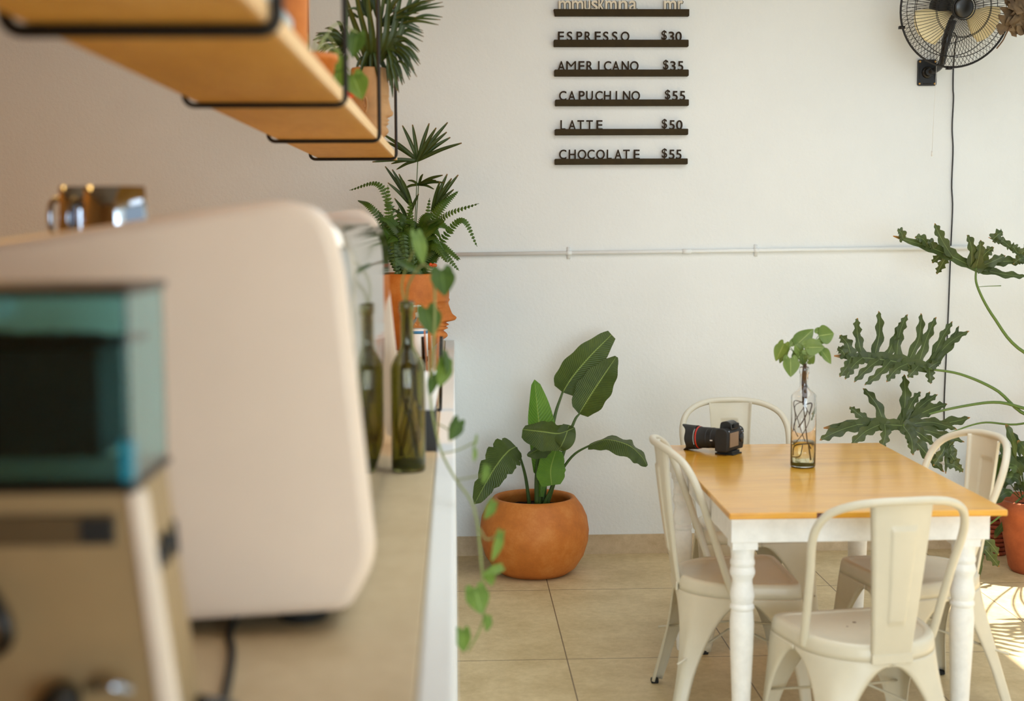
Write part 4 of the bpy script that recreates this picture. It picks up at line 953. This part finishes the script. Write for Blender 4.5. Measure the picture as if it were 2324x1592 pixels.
p = P(985, 603, 6.02); MB().sphere(p, .012, 1.2, 1, .8, 6).sphere(p+Vector((-.015, .0, .004)), .008, 1, 1, 1, 5).build('flower', 'orange', hp1)

# head planter on the shelf
hc2 = Vector((P(838, 300, 4.55).x, 4.55, SZ+.0255)); hh2 = P(838, 158, 4.55).z-hc2.z
hp2 = thing('head_planter', 'tan face planter with a dark leafy palm standing on the hanging shelf', 'planter', hc2, group='face-shaped planters')
head_mesh(hc2, hh2, .059, 'clay_tan', hp2, -.1)
ct2 = hc2+Vector((0, 0, hh2)); random.seed(8)
main = [((862, 60), [(905, 20), (945, 40), (1000, 45), (1005, 5), (960, 70), (975, 0), (840, -30), (880, -40), (925, -20)]),
        ((870, 75), [(946, 175), (935, 160), (950, 150), (925, 170), (950, 120), (905, 185), (960, 95), (893, 200), (940, 135)]),
        ((790, 100), [(717, 75), (735, 150), (722, 100), (745, 75), (728, 122), (742, 160), (760, 165), (770, 70), (713, 90)]),
        ((845, 100), [(815, 170), (840, 190), (880, 170), (860, 180), (885, 140), (830, 150)]),
        ((835, 40), [(800, -10), (815, -30), (845, -40), (790, 20), (870, -30)]),
        ((880, 110), [(885, 195), (900, 205), (912, 170), (930, 150), (918, 190), (895, 175)])]
for (cx, cy), tips in main:
    Yf = 4.55+random.uniform(-.05, .05); c_ = P(cx, cy, Yf); m = MB()
    for k, (x, y) in enumerate(tips):
        for jj in range(3):
            e_ = P(x+random.uniform(-9, 9)*jj, y+random.uniform(-12, 12)*jj, Yf+random.uniform(-.07, .07)); d = e_-c_; st = c_+d*(.0+.22*jj)
            m.ribbon(cat([st, st+(e_-st)*.5+Vector((0, -.006, .012)), e_], 12), [.0058*math.sin(PI*(.1+.86*i/11)**.8)**.7 for i in range(12)], Vector((.2, -1, .5)), .4, 4)
    lf = m.build('palm_leaf', 'palm', hp2)
    MB().tube(cat([c_, c_.lerp(ct2, .5)+Vector((.004, 0, .01)), ct2-Vector((0, 0, .03))], 10), .0025, 6).build('leaf_stalk', 'stem_dark', lf)
MB().tube(cat([ct2-Vector((0, 0, .02)), P(790, 90, 4.55), P(786, 30, 4.55), P(782, -60, 4.55)], 10), .006, 8).build('stalk', 'stem', hp2)
m = MB()
for k in range(7):
    bx_ = 820+k*13; blade_leaf(m, [ct2+Vector((0, 0, -.01)), P(bx_, 95, 4.5), P(bx_+(k-3)*9, 20, 4.5), P(bx_+(k-3)*18, -70, 4.52)], .010, Vector((.1*(k-4), -1, 0)), 18)
m.build('foliage', 'palm', hp2)

# bromeliad-like pot plant on the shelf with light leaves and red flower
pcs = Vector((-.30, 2.95, SZ+.0255))
ps = thing('vine_pot', 'small terracotta pot of bright green vine with a red flower on the hanging shelf', 'potted plant', pcs)
MB().lathe([(1e-4, 0), (.04, 0), (.055, .085), (.06, .085), (.06, .1), (.052, .1), (.048, .07), (1e-4, .07)], pcs, 32).build('pot', 'terracotta', ps)
tp = pcs+Vector((0, 0, .1))
for k, (x0, y0, x1, y1, wd, Y_, mt_) in enumerate(((765, 150, 758, 212, .028, 3.2, 'pothos'), (800, 170, 822, 225, .030, 3.3, 'pothos'), (812, 75, 800, 130, .022, 3.3, 'pothos_dark'), (740, 130, 735, 170, .02, 3.1, 'pothos_dark'), (700, 120, 690, 150, .02, 3.0, 'pothos'), (775, 125, 745, 165, .022, 3.15, 'pothos'))):
    b_, t_ = P(x0, y0, Y_), P(x1, y1, Y_-.03); lf = heart(MB(), b_, t_, Vector((.1, -1, .4)), wd=wd, fold=.2).build('leaf', mt_, ps)
    MB().tube(cat([tp-Vector((0, 0, .03)), tp.lerp(b_, .5)+Vector((0, 0, .04)), b_], 12), .0018, 5).build('leaf_stem', 'vine', lf)
fl = P(793, 210, 3.32)
MB().tube(cat([tp-Vector((0, 0, .03)), tp.lerp(fl, .5)+Vector((0, 0, .02)), fl], 10), .0015, 5).build('flower_stem', 'brown_stem', ps)
m = MB(); random.seed(6)
for k in range(8): m.sphere(fl+Vector((random.uniform(-.01, .01), random.uniform(-.01, .01), random.uniform(-.014, .01))), .0065, 1, 1, 1, 5)
m.build('flower', 'orange', ps)
# terracotta jar and pale blue tray near the front of the shelf
jc = Vector((-.325, 2.75, SZ+.0255))
t = thing('terracotta_jar', 'plain orange clay jar on the hanging shelf near its front', 'jar', jc)
MB().lathe([(1e-4, 0), (.026, 0), (.034, .04), (.044, .1), (.047, .2), (.044, .28), (.048, .3), (.042, .3), (.038, .28), (1e-4, .27)], jc, 36).build('jar', 'terracotta', t)
jc = Vector((-.236, 1.78, SZ+.0255))
t = thing('ceramic_tray', 'pale blue glazed tray along the front edge of the hanging shelf', 'tray', jc)
MB().prism(rrect(-.034+jc.x, .018+jc.x, jc.z, jc.z+.03, .006, 4), 1.62, 1.94).build('tray', 'glazed_blue', t, bevel=.004, angle=40)
MB().box(jc.x-.028, jc.x+.012, 1.63, 1.93, jc.z+.03, jc.z+.034).build('rim', 'glazed_blue', t, smooth=False, bevel=.0015)

# ------------------------------------------------------------ things on the counter
# olive bottle with vine
oc = Vector((-.1085, 3.10, CZ)); OH = P(915, 684, 3.10).z-CZ
ob = thing('green_bottle', 'olive green glass bottle with a trailing vine beside the espresso machine', 'bottle vase', oc)
MB().lathe(bottle_profile(.0385, OH, .0145, .60, .76, .003), oc, 48).build('bottle', 'green_glass', ob)
MB().lathe([(1e-4, .0072), (.035, .0075), (.035, .02), (1e-4, .022)], oc, 30).build('sediment', 'algae', ob)
random.seed(14); m = MB()
for k in range(10):
    a = random.uniform(0, 6.28); m.tube(cat([oc+Vector((0, 0, OH*.95)), oc+Vector((random.uniform(-.006, .006), random.uniform(-.006, .006), OH*.8)), oc+Vector((.02*math.cos(a), .02*math.sin(a), OH*.5)), oc+Vector((.026*math.cos(a+1), .026*math.sin(a+1), OH*.25)), oc+Vector((.02*math.cos(a+2), .02*math.sin(a+2), .03))], 18), .0016, 5)
m.build('root', 'root', ob)
mouth = oc+Vector((0, 0, OH))
def vine(pts, r=.0022):
    MB().tube(cat(pts, 40), r, 6).build('vine', 'vine', ob)
vine([mouth-Vector((0, 0, .05)), mouth+Vector((0, 0, .01)), P(930, 640, 3.0), P(960, 600, 2.9), P(985, 640, 2.85), P(985, 760, 2.85), P(975, 880, 2.9), P(985, 960, 2.85), P(1003, 1030, 2.8), P(1035, 1090, 2.75), P(1075, 1150, 2.7), P(1090, 1250, 2.7), P(1096, 1340, 2.7), P(1098, 1400, 2.7), P(1085, 1440, 2.7), P(1062, 1478, 2.7)], .0024)
vine([mouth-Vector((0, 0, .02)), P(912, 650, 3.08), P(925, 600, 3.05), P(945, 560, 3.0)], .002)
vine([P(1003, 1030, 2.8), P(1040, 1022, 2.78), P(1075, 1005, 2.76)], .0016)
vine([P(985, 960, 2.85), P(1005, 968, 2.82), P(1030, 985, 2.8)], .0014)
vine([P(1035, 1090, 2.75), P(1065, 1085, 2.72), P(1090, 1080, 2.7)], .0016)
vine([P(1088, 1200, 2.7), P(1105, 1225, 2.68), P(1130, 1215, 2.66)], .0016)
for k, (x0, y0, x1, y1, wd, Y_, mt_, nn) in enumerate((
    (945, 530, 962, 602, .018, 3.0, 'pothos', (.6, -1, .2)), (1002, 612, 1010, 672, .026, 2.85, 'pothos_dark', (.1, -1, .3)), (968, 700, 985, 762, .026, 2.88, 'pothos_dark', (.3, -1, .3)),
    (905, 595, 960, 622, .012, 3.0, 'pothos_dark', (.0, -.5, 1)), (1012, 820, 998, 880, .019, 2.86, 'pothos', (.4, -1, .1)), (1010, 800, 1018, 855, .012, 2.86, 'pothos_dark', (1, -.6, .1)),
    (1042, 955, 1020, 1002, .017, 2.8, 'pothos_dark', (.5, -1, .2)), (1082, 990, 1074, 1020, .006, 2.76, 'pothos', (1, -.5, 0)), (1078, 1020, 1076, 1050, .007, 2.76, 'pothos', (.8, -1, 0)),
    (1105, 1060, 1096, 1100, .010, 2.7, 'pothos', (.5, -1, 0)), (1120, 1140, 1100, 1180, .013, 2.69, 'pothos', (.6, -1, 0)), (1136, 1210, 1118, 1278, .013, 2.66, 'pothos', (.8, -1, 0)),
    (1138, 1288, 1096, 1306, .010, 2.68, 'pothos', (.1, -1, .6)), (1108, 1300, 1116, 1332, .012, 2.68, 'pothos', (.2, -1, .2)), (1078, 1335, 1094, 1396, .024, 2.67, 'pothos', (.1, -1, .2)),
    (1108, 1400, 1104, 1436, .010, 2.69, 'pothos', (.4, -1, .0)), (1050, 1430, 1052, 1482, .017, 2.68, 'pothos', (-.2, -1, .2)), (985, 850, 975, 900, .012, 2.9, 'pothos_dark', (.3, -1, .2)))):
    heart(MB(), P(x0, y0, Y_), P(x1, y1, Y_-.02), Vector(nn), wd=wd, fold=.2).build('leaf', mt_, ob)
    
# sanitizer bottle
sc = Vector((P(951, 815, 5.55).x, 5.55, CZ)); sh_ = P(951, 692, 5.55).z-CZ
sp = thing('pump_bottle', 'clear pump bottle with white and blue label in front of the terracotta face planter', 'pump bottle', sc)
MB().lathe([(1e-4, 0), (.034, 0), (.036, .004), (.036, sh_*.62), (.03, sh_*.70), (.014, sh_*.76), (.013, sh_*.80), (1e-4, sh_*.80)], sc, 32).build('bottle', 'thin_glass', sp)
MB().lathe([(.0364, sh_*.10), (.0364, sh_*.58)], sc, 32).build('label', 'napkin', sp)
MB().lathe([(.0368, sh_*.50), (.0368, sh_*.55)], sc, 32).build('label_band', 'blue', sp)
pt = sc+Vector((0, 0, sh_))
MB().lathe([(.014, sh_*.78), (.014, sh_*.86), (.006, sh_*.87), (.005, sh_*.95), (.011, sh_*.96), (.012, sh_*.99), (1e-4, sh_)], sc, 20).tube([pt-Vector((0, 0, .006)), pt+Vector((-.03, 0, -.006))], .004, 8).build('pump', 'white_plastic', sp)
# napkin holder
nc = Vector((P(976, 1025, 3.42).x, 3.42, CZ))
nk = thing('napkin_holder', 'black holder stuffed with white paper napkins behind the green bottle', 'napkin holder', nc)
hz = P(976, 925, 3.42).z-CZ
shell(nc.x-.017, nc.x+.017, 3.36, 3.48, CZ, CZ+hz, .002).build('holder', 'black_gloss', nk, smooth=False)
nt_ = thing('napkins', 'crumpled white paper napkins sticking out of the black holder', 'napkins', nc+Vector((0, 0, .004)))
random.seed(17)
for k in range(6):
    y = 3.372+.018*k; top = P(985, 838+8*(k % 3), y).z; rows_ = []
    for i in range(9):
        u = i/8; z = CZ+.004+(top-CZ)*u; fl_ = max(0, u-.5)*2
        rows_.append([Vector((nc.x+(-.013+.026*j/8)*(1+.9*fl_)+.004*fl_*math.sin(j*2+k), y+.006*fl_*math.sin(j*1.7+k*2+i), z-.015*fl_*abs(math.sin(j*1.3+k)))) for j in range(9)])
    MB().grid(rows_).build('napkin', 'napkin', nt_, solid=.0008)
# clear glass tumbler
gc = Vector((P(982, 900, 4.1).x-.0, 4.1, CZ)); gh = P(982, 765, 4.1).z-CZ
t = thing('glass_vase', 'tall clear glass of orange-brown sticks between the green bottle and the face planter', 'glass', gc)
MB().lathe([(1e-4, 0), (.026, 0), (.028, .004), (.033, gh)], gc, 32, cap=False).build('glass', 'thin_glass', t)
m = MB()
for k in range(5):
    a = k*1.3; m.tube([gc+Vector((.012*math.cos(a), .012*math.sin(a), .012)), gc+Vector((.022*math.cos(a+.6), .02*math.sin(a+.6), gh+.01*(k % 3)))], .0028, 6)
m.build('stirrers', simple('orange_wood', srgb(200, 120, 60), .6), t)
